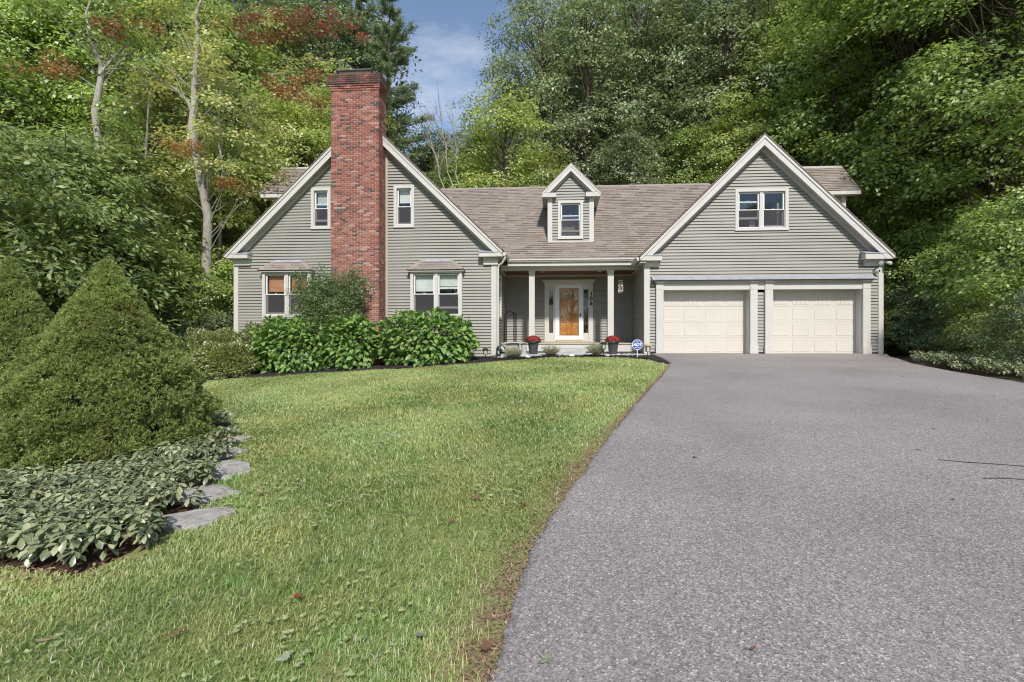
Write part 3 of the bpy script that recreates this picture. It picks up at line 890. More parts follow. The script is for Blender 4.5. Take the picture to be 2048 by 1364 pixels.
# eave gutters running back along the inner eaves of both wings
def gutter_y(xf, y0, y1, zt, sg):
    pts = [(xf, zt), (xf, zt - .045), (xf - sg * .02, zt - .055), (xf - sg * .045, zt - .11), (xf - sg * .12, zt - .11), (xf - sg * .12, zt)]
    return MB().prism_y(pts, y0, y1)
part('gutter', 'trim', gutter_y(-1.79, 16.95, 18.05, 3.46, 1))
part('gutter', 'trim', gutter_y(2.58, 16.95, 18.05, 3.24, -1))
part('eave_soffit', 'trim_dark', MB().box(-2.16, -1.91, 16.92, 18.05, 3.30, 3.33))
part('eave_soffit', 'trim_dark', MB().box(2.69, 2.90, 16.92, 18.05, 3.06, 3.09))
part('downspout', 'trim', MB().tube([(-1.84, 17.02, 3.34), (-1.86, 17.03, 3.26), (-1.93, 17.08, 3.14), (-2.06, 17.14, 3.05), (-2.10, 17.15, 2.96), (-2.10, 17.15, 0.10), (-2.10, 17.13, 0.03), (-2.10, 17.05, -0.03)], 0.036, 10))
part('downspout', 'dark_gap', MB().tube([(10.62, 17.35, 0.35), (10.64, 17.33, 0.1), (10.66, 17.2, 0.02)], 0.05, 8))

# ---- chimney
chim = part('chimney', 'mortar', MB().box(CH['x0'] + .008, CH['x1'] - .008, CH['y0'] + .008, YF + .02, -1.0, 9.40))
BR_COLS = [(0.265, 0.100, 0.072), (0.31, 0.130, 0.095), (0.235, 0.086, 0.066), (0.335, 0.165, 0.125), (0.185, 0.078, 0.064), (0.275, 0.130, 0.104), (0.10, 0.072, 0.066), (0.39, 0.245, 0.205), (0.285, 0.110, 0.080)]
brng = random.Random(11)
brick_protos = []
for c in BR_COLS:
    pm = MB().box(0, 1, 0, 1, 0, 1); pm.c = [c] * 8
    brick_protos.append(pm.mesh('brick', 'brick'))
bricks = MB(); soot = MB()
CO = 0.0677; BH = 0.054
made = 0
def put_brick(x0, x1, y0, y1, z, single, dark=False):
    global made
    w = brng.random()
    ci = brng.choices(range(9), [5, 5, 4, 4, 3, 3, 3, 2, 5])[0]
    j = 0.004 * brng.random()
    if single and made < 300 and not dark:
        o = bpy.data.objects.new('brick', brick_protos[ci])
        o.location = (x0, y0 - j, z); o.scale = (x1 - x0, y1 - y0, BH)
        link(o, chim); made += 1
    else:
        m = soot if dark else bricks
        k = 0.88 + 0.24 * brng.random()
        m.box(x0, x1, y0 - j, y1, z, z + BH); m.c += [tuple(k * q for q in BR_COLS[ci])] * 8
z = -0.95; r = 0
zc0 = 8.88                       # corbelling starts
while z < 9.41:
    if z < zc0: g = 0.0
    else:
        kc = int((z - zc0) / CO + 1e-6)
        g = [0.022, 0.042, 0.062, 0.09][min(kc, 3)]
    x0, x1, y0 = CH['x0'] - g, CH['x1'] + g, CH['y0'] - g
    dark = z > zc0 + 3 * CO - .01
    # front course
    off = 0.0 if r % 2 == 0 else 0.103
    x = x0
    first = True
    while x < x1 - 0.02:
        w = 0.2065
        if first and off: w = 0.103
        first = False
        xe = min(x + w, x1)
        if x1 - xe < 0.05: xe = x1
        put_brick(x, xe - 0.0125 if xe < x1 - .001 else xe, y0, y0 + 0.09, z, 2.9 < z < 5.6, dark)
        x = xe
    # side courses
    for sx in (0, 1):
        y = y0 + 0.10
        first = True
        while y < YF - 0.01:
            w = 0.2065 if not (first and off) else 0.103
            first = False
            ye = min(y + w, YF)
            if sx: put_brick(x1 - 0.09, x1, y, ye - .0125, z, False, dark)
            else: put_brick(x0, x0 + 0.09, y, ye - .0125, z, False, dark)
            y = ye
    z += CO; r += 1
bricks.build('brick_field', 'brick', chim, kind='stuff')
soot.build('brick_crown', 'brick_soot', chim, kind='stuff')
part('chimney_mortar', 'mortar', MB().box(CH['x0'] - .05, CH['x1'] + .05, CH['y0'] - .05, YF + .02, zc0 + 3 * CO, 9.425), chim)
part('chimney_cap', 'cap_metal', MB().box(-7.50, -6.42, 16.62, 17.14, 9.42, 9.64), chim)
part('cap_lid', 'cap_lid', MB().hexa([(-7.60, 16.52, 9.64), (-6.36, 16.52, 9.64), (-6.36, 17.24, 9.64), (-7.60, 17.24, 9.64), (-7.60, 16.52, 9.675), (-6.36, 16.52, 9.675), (-6.36, 17.24, 9.70), (-7.60, 17.24, 9.70)]), chim)
part('chimney_trim', 'trim_dark', MB().box(CH['x1'] + .002, CH['x1'] + .075, YF - .046, YF + .001, -0.7, 7.3))
part('chimney_trim', 'trim_dark', MB().box(CH['x0'] - .03, CH['x0'] - .002, YF - .046, YF + .001, -0.7, 7.1))

# ---- windows
def frame(m, x0, x1, y0, y1, z0, z1, w, wb=None, wt=None):
    wb = wb or w; wt = wt or w
    m.box(x0, x0 + w, y0, y1, z0, z1); m.box(x1 - w, x1, y0, y1, z0, z1)
    m.box(x0 + w, x1 - w, y0 + .0015, y1, z0, z0 + wb); m.box(x0 + w, x1 - w, y0 + .0015, y1, z1 - wt, z1)
    return m

def sash_window(win, x0, x1, z0, z1, y, blind=None, lift=0.0, drop=0.0, curtain=None, screen=True):
    """double-hung pair of sashes in the opening x0..x1, z0..z1; y = outside plane of the jamb"""
    zm = (z0 + z1) / 2
    w = 0.042
    us = MB(); frame(us, x0 + .012, x1 - .012, y + .035, y + .065, zm - 0.02 - drop, z1 - .012 - drop, w, 0.036)
    u_ = us.build('upper_sash', 'vinyl', win)
    MB().box(x0 + .012 + w, x1 - .012 - w, y + .046, y + .050, zm + .014 - drop, z1 - .054 - drop).build('pane', 'glass', win)
    ls = MB(); frame(ls, x0 + .012, x1 - .012, y + .075, y + .105, z0 + .012 + lift, zm + .018 + lift, w, 0.075)
    if True: ls.build('lower_sash', 'vinyl', win)
    MB().box(x0 + .012 + w, x1 - .012 - w, y + .086, y + .090, z0 + .085 + lift, zm - .022 + lift).build('pane', 'glass', win)
    MB().box((x0 + x1) / 2 - .035, (x0 + x1) / 2 + .035, y + .06, y + .085, zm + .018 + lift, zm + .035 + lift).build('sash_lock', 'vinyl', win)
    # screen frame over the lower half
    if screen:
        sm = MB(); frame(sm, x0 + .004, x1 - .004, y + .012, y + .024, z0 + .004, zm + .006, 0.02)
        sm.build('screen_frame', 'vinyl', win)
        MB().poly([(x0 + .022, y + .018, z0 + .022), (x1 - .022, y + .018, z0 + .022), (x1 - .022, y + .018, zm - .012), (x0 + .022, y + .018, zm - .012)], [(0, 1, 2, 3)]).build('insect_screen', 'insect_screen', win)
    if blind:
        mat, low, wavy = blind
        zb = z1 - .03 - low
        MB().box(x0 + .05, x1 - .05, y + .16, y + .166, zb, z1 - .01).build('blind', mat, win)
        if wavy: MB().box(x0 + .05, x1 - .05, y + .15, y + .17, zb - .06, zb - .02).build('blind_fold', mat, win)
    if curtain:
        for (ca, cb, cz) in curtain:
            cm = MB(); k = 7
            for i in range(k):
                xa = ca + (cb - ca) * i / k; xb = ca + (cb - ca) * (i + 1) / k
                yo = 0.02 * (i % 2)
                cm.poly([(xa, y + .22 + yo, z0 - .1), (xb, y + .22 + .02 - yo, z0 - .1), (xb, y + .22 + .02 - yo, cz), (xa, y + .22 + yo, cz)], [(0, 1, 2, 3)])
            cm.build('curtain', 'shade_cream', win)

def window(W, y, n=1, blinds=None, lifts=None, drops=None, curtains=None, cas=0.105, sill=True, jamb=0.12, proud=0.048):
    x0, x1, z0, z1 = W
    m = frame(MB(), x0, x1, y - proud, y + .012, z0, z1, cas, cas * 0.75)
    win = part('window', 'trim', m)
    if sill: MB().box(x0 - .012, x1 + .012, y - proud - .022, y + .006, z0 - .026, z0 - .001).build('sill', 'trim', win)
    # jamb liner
    a, b, c, d = x0 + cas, x1 - cas, z0 + cas * .75, z1 - cas
    j = MB(); frame(j, a - .016, b + .016, y + .014, y + jamb, c - .016, d + .016, 0.016)
    j.build('jamb', 'vinyl', win)
    if n == 1: cells = [(a, b)]
    else:
        mx = (a + b) / 2
        MB().box(mx - .055, mx + .055, y - .012, y + jamb, c, d).build('mullion', 'trim', win)
        cells = [(a, mx - .055), (mx + .055, b)]
    for i, (p, q) in enumerate(cells):
        sash_window(win, p, q, c, d, y - .005, (blinds or [None] * 2)[i], (lifts or [0, 0])[i], (drops or [0, 0])[i], (curtains or [None] * 2)[i])
    return win

w = window(UW1, YF, 1, [('shade_cream', 0.42, True)], [0.17])
tag(w, 'small attic window left of the chimney with lower sash raised')
w = window(UW2, YF, 1, [('shade_white', 0.45, False)], [0.0])
tag(w, 'small attic window right of the chimney with half-drawn white shade')
w = window(GW, YF, 2, None, [0.28, 0.0], [0.0, 0.0], [[(6.42, 6.62, 4.5)], [(6.95, 7.28, 4.30), (7.33, 7.40, 5.1)]])
tag(w, 'double window high in the garage gable')

def bay(W, blinds, lifts, label, curtains=None):
    """shallow box bay with its own hipped shingle roof"""
    x0, x1, z0, z1 = W
    yb = YF - 0.15
    bx = part('bay_window', 'trim', MB().box(x0, x0 + .03, yb + .012, YF - .001, z0 - .02, z1).box(x1 - .03, x1, yb + .012, YF - .001, z0 - .02, z1).box(x0 - .005, x1 + .005, yb - .02, YF - .002, z0 - .055, z0 - .021).box(x0, x1, yb + .012, YF - .001, z1 - .02, z1))
    tag(bx, label)
    m = frame(MB(), x0, x1, yb - .03, yb + .011, z0, z1, 0.105, 0.08, 0.05); m.build('window_casing', 'trim', bx)
    a, b, c, d = x0 + .105, x1 - .105, z0 + .08, z1 - .05
    mx = (a + b) / 2
    MB().box(mx - .055, mx + .055, yb - .012, yb + .14, c, d).build('mullion', 'trim', bx)
    for i, (p, q) in enumerate(((a, mx - .055), (mx + .055, b))):
        sash_window(bx, p, q, c, d, yb - .005, blinds[i], lifts[i], 0, (curtains or [None, None])[i])
    # cornice and hip roof
    MB().box(x0 - .06, x1 + .06, yb - .11, YF - .001, z1 + .005, z1 + .05).build('bay_cornice', 'trim', bx)
    MB().box(x0 - .085, x1 + .085, yb - .135, YF - .001, z1 + .05, z1 + .062).build('drip_edge', 'dark_gap', bx)
    zr0 = z1 + .063; zt = z1 + .42
    rx0, rx1, ry = x0 - .10, x1 + .10, yb - .15
    tx0, tx1 = x0 + .36, x1 - .36
    rf = MB().poly([(rx0, ry, zr0), (rx1, ry, zr0), (tx1, YF - .025, zt), (tx0, YF - .025, zt), (rx0, YF - .025, zr0), (rx1, YF - .025, zr0)],
                   [(0, 1, 2, 3), (4, 0, 3), (1, 5, 2)])
    rf.c = [(0.27, 0.215, 0.19)] * 6
    rf = rf.build('bay_roof', 'shingle', bx)
    u, v = Vector((1, 0, 0)), Vector((0, YF - .025 - ry, zt - zr0)); L = v.length; v = v / L
    nrm = u.cross(v).normalized()
    rows = 4; e = L / rows
    fld = MB()
    for r_ in range(rows):
        s0 = r_ * e
        a_ = rx0 + (tx0 - rx0) * (s0 + e * .3) / L + .03; b_ = rx1 + (tx1 - rx1) * (s0 + e * .3) / L - .03
        x = a_
        while x < b_:
            ww = 0.3 * (0.6 + 0.8 * srng.random()); q = min(x + ww, b_)
            sh_box(fld, Vector((x, ry, zr0)) + v * s0 + nrm * .002, u, v, nrm, q - x - .004, e * 1.03, 0.008 + .006 * (srng.random() < .5), SH_COLS[srng.randrange(6)])
            x = q
    fld.build('shingle_field', 'shingle', bx, kind='stuff')
    for (pa, pb) in (((rx0, ry, zr0), (tx0, YF - .03, zt)), ((rx1, ry, zr0), (tx1, YF - .03, zt))):
        pa, pb = Vector(pa), Vector(pb)
        for i in range(3):
            q0, q1 = pa.lerp(pb, i / 3), pa.lerp(pb, (i + 1.05) / 3)
            sg = 1 if pa.x < 0.5 * (rx0 + rx1) else -1
            hm = MB().poly([q0 + Vector((-sg * .02, .03, -.015)), q0 + Vector((sg * .16, -.0, .018)), q1 + Vector((sg * .16, 0, .012)), q1 + Vector((-sg * .02, .03, .012)),
                            q0 + Vector((-sg * .02, .03, .01)), q0 + Vector((sg * .0, -.012, .028)), q1 + Vector((0, -.01, .024)), q1 + Vector((-sg * .02, .03, .02))],
                           [(4, 5, 6, 7), (5, 1, 2, 6), (0, 1, 5, 4)] if sg > 0 else [(7, 6, 5, 4), (6, 2, 1, 5), (4, 5, 1, 0)])
            hm.c = [tuple(k_ * (0.9 + .2 * srng.random()) for k_ in (0.29, 0.235, 0.205))] * 8
            hm.build('hip_shingle', 'shingle', bx)
    MB().prism_x([(YF - .10, zt - .07), (YF - .026, zt - .005), (YF - .026, zt + .03), (YF - .03, zt + .03), (YF - .11, zt - .05)], tx0 + .04, tx1 - .04).build('flashing', 'flashing', bx)
    MB().box(x0 + .02, x1 - .02, yb + .02, YF - .01, z0 - .09, z0 - .056).build('bay_base', 'trim_dark', bx)
bay(BAY1, [('bamboo', 0.60, False), ('bamboo', 0.60, False)], [0, 0], 'box bay window with reddish bamboo shades behind the tall shrub')
bay(BAY2, [('shade_white', 0.58, False), ('shade_white', 0.40, True)], [0.0, 0.20], 'box bay window with white shades above the wide hydrangea')

# porch-side window on the inner wall of the left wing
wx = LW['x1']
sw = part('window', 'trim', MB().box(wx - .01, wx + .05, 17.56, 17.65, 1.22, 2.81).box(wx - .01, wx + .05, 18.39, 18.48, 1.22, 2.81).box(wx - .01, wx + .049, 17.65, 18.39, 2.71, 2.81).box(wx - .01, wx + .049, 17.65, 18.39, 1.22, 1.31))
MB().box(wx - .02, wx - .012, 17.65, 18.39, 1.31, 2.71).build('pane', 'glass', sw)
MB().box(wx - .022, wx + .005, 17.65, 18.39, 1.98, 2.03).build('meeting_rail', 'vinyl', sw)

# ---- front dormer
dz0 = EZ + (DY - EY) * sl - 0.02
DG = dict(x0=DX0, x1=DX1, xr=0.44, zr=7.03, p=1.0, tl=-0.63, tr=1.52)
dyf, dyr = DY, DY - 0.22
DWIN = (-0.04, 0.895, 4.26, 5.685)
clad('wall', lambda z: (max(DX0, 0.44 - (6.88 - z)), min(DX1, 0.44 + (6.88 - z))), dz0 + .03, 6.88, [inner(DWIN)], DY)
part('corner_board', 'trim', MB().box(DX0 - .012, DX0 + .16, DY - .048, DY + .001, dz0 + .02, 5.78))
part('corner_board', 'trim', MB().box(DX1 - .16, DX1 + .012, DY - .048, DY + .001, dz0 + .02, 5.78))
part('side_wall', 'siding', MB().box(DX0, DX0 + .08, DY + .145, 21.6, dz0 - .2, 5.85))
part('side_wall', 'siding', MB().box(DX1 - .08, DX1, DY + .145, 21.6, dz0 - .2, 5.85))
part('partition', 'interior_wall', MB().box(DX0 + .09, DX1 - .09, 20.6, 20.7, 3.9, 6.2))
part('upper_floor', 'interior_wall', MB().box(DX0 + .09, DX1 - .09, DY + .16, 20.6, 4.0, 4.05))
part('apron_flashing', 'trim', MB().box(DX0 + .02, DX1 - .02, DY - .055, DY - .042, dz0 - .005, dz0 + .03))
for tip, sg in ((DG['tl'], -1), (DG['tr'], 1)):
    zt = DG['zr'] - abs(tip - DG['xr'])
    part('rake_crown', 'trim', slanted(tip, zt, DG['xr'], DG['zr'], .022, .085, dyr - .03, dyr, 5.80))
    part('rake_board', 'trim', slanted(tip, zt, DG['xr'], DG['zr'], .085, .215, dyr - .014, dyr + .02, 5.777))
    part('rake_soffit', 'trim', slanted(tip, zt, DG['xr'], DG['zr'], .15, .165, dyr + .02, dyf, 5.80))
    part('frieze_board', 'trim', slanted(tip - sg * .1, zt + .1, DG['xr'], DG['zr'], .165, .26, dyf - .048, dyf - .003, 5.80))
    r = part('roof', 'shingle', slanted(tip, zt, DG['xr'], DG['zr'], 0, .022, dyr - .04, 21.9))
    r.data.color_attributes.new('col', 'FLOAT_COLOR', 'POINT').data.foreach_set('color', [0.24, 0.20, 0.18, 1] * len(r.data.vertices))
    Ld = math.hypot(tip - DG['xr'], DG['zr'] - zt); vv = Vector((DG['xr'] - tip, 0, DG['zr'] - zt)) / Ld
    if sg < 0: shingle_slope(r, (tip, 21.9, zt + .002), (0, -1, 0), vv, lambda s: (0, 21.9 - dyr + .035), Ld)
    else: shingle_slope(r, (tip, dyr - .035, zt + .002), (0, 1, 0), vv, lambda s: (0, 21.9 - dyr + .035), Ld)
    xi = tip - sg * 0.53
    a_, b_ = min(tip, xi), max(tip, xi)
    part('cornice_return', 'trim', MB().box(a_ + (.01 if sg < 0 else 0), b_ - (.01 if sg > 0 else 0), dyr - .008, dyf - .002, 5.775, 5.93))
    part('return_cap', 'flashing', MB().prism_x([(dyr - .02, 5.93), (dyf - .003, 5.93), (dyf - .003, 5.99), (dyr - .02, 5.94)], a_ + (.1 if sg < 0 else 0), b_ - (.1 if sg > 0 else 0)))
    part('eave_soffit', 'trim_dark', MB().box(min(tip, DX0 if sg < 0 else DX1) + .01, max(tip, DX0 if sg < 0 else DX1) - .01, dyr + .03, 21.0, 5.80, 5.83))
    part('eave_fascia', 'trim', MB().box(tip - .005, tip + .015, dyr, 21.0, 5.80, 5.95))
part('ceiling', 'interior_wall', MB().box(DX0 + .08, DX1 - .08, DY + .15, 20.6, 5.86, 5.9))
w = window(DWIN, DY, 1, None, [0.17], [0.0], None, 0.10)
tag(w, 'dormer window with the lower sash raised a little')

# ---- rear side dormers seen past the gables
def side_dormer(x_end, x_in, ye, ze, yr_, zr_, xw, sg):
    yb_ = 2 * yr_ - ye
    r = part('roof', 'shingle', MB().poly([(x_end, ye, ze), (x_in, ye, ze), (x_in, yr_, zr_), (x_end, yr_, zr_), (x_in, yb_, ze), (x_end, yb_, ze)],
             [(0, 1, 2, 3), (3, 2, 4, 5)] if sg < 0 else [(3, 2, 1, 0), (5, 4, 2, 3)]))
    r.data.color_attributes.new('col', 'FLOAT_COLOR', 'POINT').data.foreach_set('color', [0.24, 0.20, 0.18, 1] * 6)
    v = Vector((0, yr_ - ye, zr_ - ze)); L = v.length; v /= L
    x0, x1 = min(x_end, x_in), max(x_end, x_in)
    shingle_slope(r, (0, ye - .01, ze - .004), (1, 0, 0), v, lambda s: (x0, x1), L)
    part('ridge_cap', 'trim_dark', MB().prism_x([(yr_ - .14, zr_ - .13), (yr_, zr_ + .02), (yr_ + .14, zr_ - .13), (yr_, zr_ - .02)], x0, x1))
    part('eave_fascia', 'trim', MB().box(x0 + .02, x1, ye - .005, ye + .02, ze - .15, ze - .014))
    part('eave_soffit', 'trim', MB().box(x0 + .02, x1, ye + .02, ye + .30, ze - .15, ze - .13))
    zb = ze - 1.6
    a_, b_ = (xw, x_in) if sg < 0 else (x_in, xw)
    part('side_wall', 'siding', MB().prism_x([(ye + .3, zb), (yb_ - .3, zb), (yb_ - .3, ze - .05), (yr_, zr_ - .1), (ye + .3, ze - .05)], a_, b_))
    part('corner_board', 'trim', MB().box(xw - (0.0 if sg < 0 else .16), xw + (.16 if sg < 0 else .0) + .001, ye + .27, ye + .299, zb, ze - .15))
side_dormer(-12.40, -8.6, 19.97, 6.50, 21.54, 8.10, -11.95, -1)
side_dormer(11.40, 8.3, 19.76, 6.13, 21.07, 7.47, 11.00, 1)

# ---- garage
for i, G in enumerate((GD1, GD2)):
    x0, x1, z0, z1 = G
    yd = 17.50
    d = part('garage_door', 'garage_cream', MB().box(x0 - .05, x1 + .05, yd + .03, yd + .06, 0.0, 2.2))
    tag(d, 'cream raised panel garage door beside the porch' if i == 0 else 'cream raised panel garage door at the outer end')
    hsec = (z1 - 0.02) / 4
    for r_ in range(4):
        za = 0.018 + r_ * hsec; zb = za + hsec - .006
        sec = MB().box(x0 - .03, x1 + .03, yd, yd + .03, za, zb).build('door_section', 'garage_cream', d)
        cw = (x1 - x0) / 4
        for c_ in range(4):
            xa, xb = x0 + c_ * cw + .085, x0 + (c_ + 1) * cw - .085
            if r_ == 3:
                n_ = 4
                for q in range(n_):
                    pa = xa + (xb - xa) * q / n_; pb = xa + (xb - xa) * (q + 1) / n_ - .008
                    MB().hexa([(pa, yd - .007, za + .05), (pb, yd - .007, za + .05), (pb, yd, za + .05), (pa, yd, za + .05), (pa, yd - .007, zb - .05), (pb, yd - .007, zb - .05), (pb, yd, zb - .05), (pa, yd, zb - .05)]).build('door_panel', 'garage_cream', d)
            else:
                # raised panel with bevelled border
                a_, b_, c1, d1 = xa, xb, za + .075, zb - .075
                k = .03
                MB().poly([(a_, yd - .001, c1), (b_, yd - .001, c1), (b_, yd - .001, d1), (a_, yd - .001, d1), (a_ + .004, yd - .009, c1 + .004), (b_ - .004, yd - .009, c1 + .004), (b_ - .004, yd - .009, d1 - .004), (a_ + .004, yd - .009, d1 - .004),
                           (a_ + k, yd - .004, c1 + k), (b_ - k, yd - .004, c1 + k), (b_ - k, yd - .004, d1 - k), (a_ + k, yd - .004, d1 - k)],
                          [(0, 1, 5, 4), (1, 2, 6, 5), (2, 3, 7, 6), (3, 0, 4, 7), (4, 5, 9, 8), (5, 6, 10, 9), (6, 7, 11, 10), (7, 4, 8, 11), (8, 9, 10, 11)]).build('door_panel', 'garage_cream', d)
    MB().box(x0, x1, yd - .004, yd + .03, 0.0, 0.017).build('door_seal', 'dark_gap', d)
    part('jamb', 'trim', MB().box(x0 - .001, x0 + .012, 17.17, yd + .03, 0.01, z1).box(x1 - .012, x1 + .001, 17.17, yd + .03, 0.01, z1).box(x0 + .012, x1 - .012, 17.17, yd + .03, z1 - .012, z1))
    part('lintel', 'trim', MB().box(x0 - .001, x1 + .001, 17.112, 17.199, z1 + .001, 2.375))
    part('apron', 'concrete', MB().box(x0 - .1, x1 + .1, 17.22, 17.9, -.12, -0.001))
for (a_, b_) in ((3.265, 3.505), (6.341, 6.572), (6.822, 7.072), (9.927, 10.160)):
    pl = part('pilaster', 'trim', MB().box(a_, b_, 17.085, 17.199, 0.03, 2.165))
    MB().box(a_ - .015, b_ + .015, 17.055, 17.198, 0.031, 0.30).build('plinth', 'trim', pl)
    MB().box(a_ - .003, b_ + .003, 17.078, 17.198, 2.170, 2.40).build('capital_block', 'trim', pl)
    MB().prism_y([(a_ - .005, 2.40), (b_ + .005, 2.40), (b_ + .06, 2.452), (a_ - .06, 2.452)], 17.0, 17.19).build('capital', 'trim', pl)
    MB().box(a_ - .01, b_ + .01, 17.09, 17.19, -.04, 0.03).build('plinth_gap', 'dark_gap', pl)  # near-black box for the open gap under the plinth, shade put into colour
part('lintel', 'trim', MB().box(6.573, 6.821, 17.118, 17.199, 2.16, 2.38))
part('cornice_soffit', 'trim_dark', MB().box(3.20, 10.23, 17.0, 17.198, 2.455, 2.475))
part('cornice', 'trim', MB().box(3.27, 10.16, 17.10, 17.198, 2.381, 2.4545))
part('cornice_roof', 'flashing', MB().prism_x([(16.94, 2.476), (17.194, 2.476), (17.194, 2.635), (16.94, 2.505)], 3.12, 10.26))
part('cornice_drip', 'dark_gap', MB().box(3.125, 10.255, 16.945, 16.985, 2.455, 2.4755))

# ---- porch
PY = 18.30
porch_floor = part('porch_floor', 'porch_board', MB().box(LW['x1'], RW['x0'], PY + .03, YB, 0.20, 0.325))
xx_ = LW['x1'] + .03
pb_me = MB().box(0, 1, 0, 1.78, 0, 0.03).mesh('deck_board', 'porch_board')
while xx_ < RW['x0'] - .03:
    wd = min(0.136, RW['x0'] - .03 - xx_)
    o = bpy.data.objects.new('deck_board', pb_me); o.location = (xx_, PY - .02, 0.326); o.scale = (wd - .005, 1, 1)
    link(o, porch_floor); xx_ += 0.136
part('porch_edge', 'porch_board', MB().box(-2.12, 2.905, PY - .035, PY - .021, 0.315, 0.352))
part('porch_skirt', 'trim', MB().box(-2.12, 2.90, PY, PY + .03, 0.045, 0.31))
part('skirt_gap', 'dark_gap', MB().box(-2.12, 2.90, PY + .04, PY + .06, -0.12, 0.05))
part('ceiling', 'ceiling_wood', MB().box(LW['x1'] - .1, RW['x0'] + .1, 18.40, YB + .3, 3.045, 3.075))
part('ceiling_trim', 'trim_dark', MB().box(LW['x1'] + .03, RW['x0'] - .03, YB - .085, YB - .042, 2.96, 3.044).box(LW['x1'] + .042, LW['x1'] + .085, 18.66, YB - .086, 2.97, 3.044).box(RW['x0'] - .085, RW['x0'] - .042, 18.66, YB - .086, 2.97, 3.044))
part('porch_beam', 'trim', MB().box(-2.14, 2.88, 18.36, 18.65, 3.03, 3.30))
part('beam_board', 'trim', MB().box(-2.14, 2.88, 18.335, 18.359, 3.03, 3.15))
part('eave_soffit', 'trim', MB().box(-2.1, 2.85, 18.06, 18.36, 3.14, 3.16))
for (a_, b_) in ((-1.12, -0.877), (1.757, 2.008)):
    po = part('porch_post', 'trim', MB().box(a_ + .018, b_ - .018, 18.39, 18.60, 0.357, 3.03))
    MB().box(a_ - .02, b_ + .02, 18.35, 18.64, 0.357, 0.47).build('post_base', 'trim', po)
    MB().box(a_, b_, 18.37, 18.62, 2.93, 3.029).build('post_cap', 'trim', po)
for xl_ in (-0.60, 1.52):
    part('recessed_light', 'sign_white', MB().lathe([(0.085, -.004), (0.085, 0.0), (0.05, 0.0), (0.05, .001)], (xl_, 19.0, 3.040), 18))

# ---- entrance
ent = part('door_surround', 'trim', MB().box(-0.575, -0.41, YB - .055, YB + .02, 0.40, 2.52).box(1.175, 1.345, YB - .055, YB + .02, 0.40, 2.52)
           .box(-0.41, 1.175, YB - .055, YB + .02, 2.50, 2.52).box(-0.575, 1.345, YB - .055, YB + .02, 2.521, 2.70)
           .box(-0.22, -0.125, YB - .03, YB + .10, 0.40, 2.50).box(0.925, 0.965, YB - .03, YB + .10, 0.40, 2.50)
           .box(-0.41, -0.22, YB - .03, YB + .06, 0.40, 0.71).box(0.965, 1.175, YB - .03, YB + .06, 0.40, 0.71)
           .box(-0.41, -0.22, YB - .03, YB + .06, 2.465, 2.50).box(0.965, 1.175, YB - .03, YB + .06, 2.465, 2.50))
MB().prism_y([(-0.585, 2.701), (1.355, 2.701), (1.455, 2.84), (-0.685, 2.84)], YB - .13, YB - .0).build('door_cornice', 'trim', ent)
for (a_, b_) in ((-0.41, -0.22), (0.965, 1.175)):
    frame(MB(), a_, b_, YB - .02, YB + .03, 0.71, 2.465, 0.012).build('sidelight_frame', 'trim', ent)
    MB().box(a_ + .012, b_ - .012, YB + .0, YB + .005, 0.722, 2.453).build('sidelight', 'glass', ent)
MB().box(-0.60, 1.37, YB - .18, YB - .046, 0.357, 0.40).build('threshold', 'porch_board', ent)
MB().box(-0.10, 0.90, YB - .08, YB - .047, 0.401, 0.455).build('door_sill', 'brass', ent)
door = part('front_door', 'door_wood', MB().box(-0.10, 0.895, YB + .06, YB + .10, 0.46, 2.50))
tag(door, 'stained wood front door with fan light')
# raised rails and panels
for (a_, b_, c_, d_) in ((-0.01, 0.345, 0.56, 1.17), (0.45, 0.805, 0.56, 1.17), (-0.01, 0.345, 1.36, 1.98), (0.45, 0.805, 1.36, 1.98)):
    k = .06; yd = YB + .06
    MB().poly([(a_, yd - .001, c_), (b_, yd - .001, c_), (b_, yd - .001, d_), (a_, yd - .001, d_), (a_ + .012, yd - .022, c_ + .012), (b_ - .012, yd - .022, c_ + .012), (b_ - .012, yd - .022, d_ - .012), (a_ + .012, yd - .022, d_ - .012),
               (a_ + k, yd - .004, c_ + k), (b_ - k, yd - .004, c_ + k), (b_ - k, yd - .004, d_ - k), (a_ + k, yd - .004, d_ - k),
               (a_ + 1.7 * k, yd - .016, c_ + 1.7 * k), (b_ - 1.7 * k, yd - .016, c_ + 1.7 * k), (b_ - 1.7 * k, yd - .016, d_ - 1.7 * k), (a_ + 1.7 * k, yd - .016, d_ - 1.7 * k)],
              [(0, 1, 5, 4), (1, 2, 6, 5), (2, 3, 7, 6), (3, 0, 4, 7), (4, 5, 9, 8), (5, 6, 10, 9), (6, 7, 11, 10), (7, 4, 8, 11), (8, 9, 13, 12), (9, 10, 14, 13), (10, 11, 15, 14), (11, 8, 12, 15), (12, 13, 14, 15)]).build('door_panel', 'door_wood', door)
fan = [(0.3975 + 0.31 * math.cos(t), 2.10 + 0.27 * math.sin(t)) for t in np.linspace(0, math.pi, 17)]
MB().prism_y([(x, z) for x, z in reversed(fan)], YB + .036, YB + .056).build('fan_light', 'glass_dark' if 'glass_dark' in MATS else 'glass', door)
MB().tube([(x, YB + .04, z) for x, z in fan] + [(fan[0][0], YB + .04, fan[0][1])], 0.014, 6).build('fan_frame', 'brass', door)
for t in (0.6, 1.05, 1.57, 2.09, 2.54):
    MB().tube([(0.3975 + .09 * math.cos(t), YB + .036, 2.10 + .08 * math.sin(t)), (0.3975 + .31 * math.cos(t), YB + .036, 2.10 + .27 * math.sin(t))], 0.006, 5).build('fan_bar', 'brass', door)
MB().lathe([(0.0, -.02), (0.03, -.02), (0.032, 0.0), (0.018, .02), (0.0, .022)], (0.85, YB + .03, 1.40), 12).build('door_knob', 'brass', door)
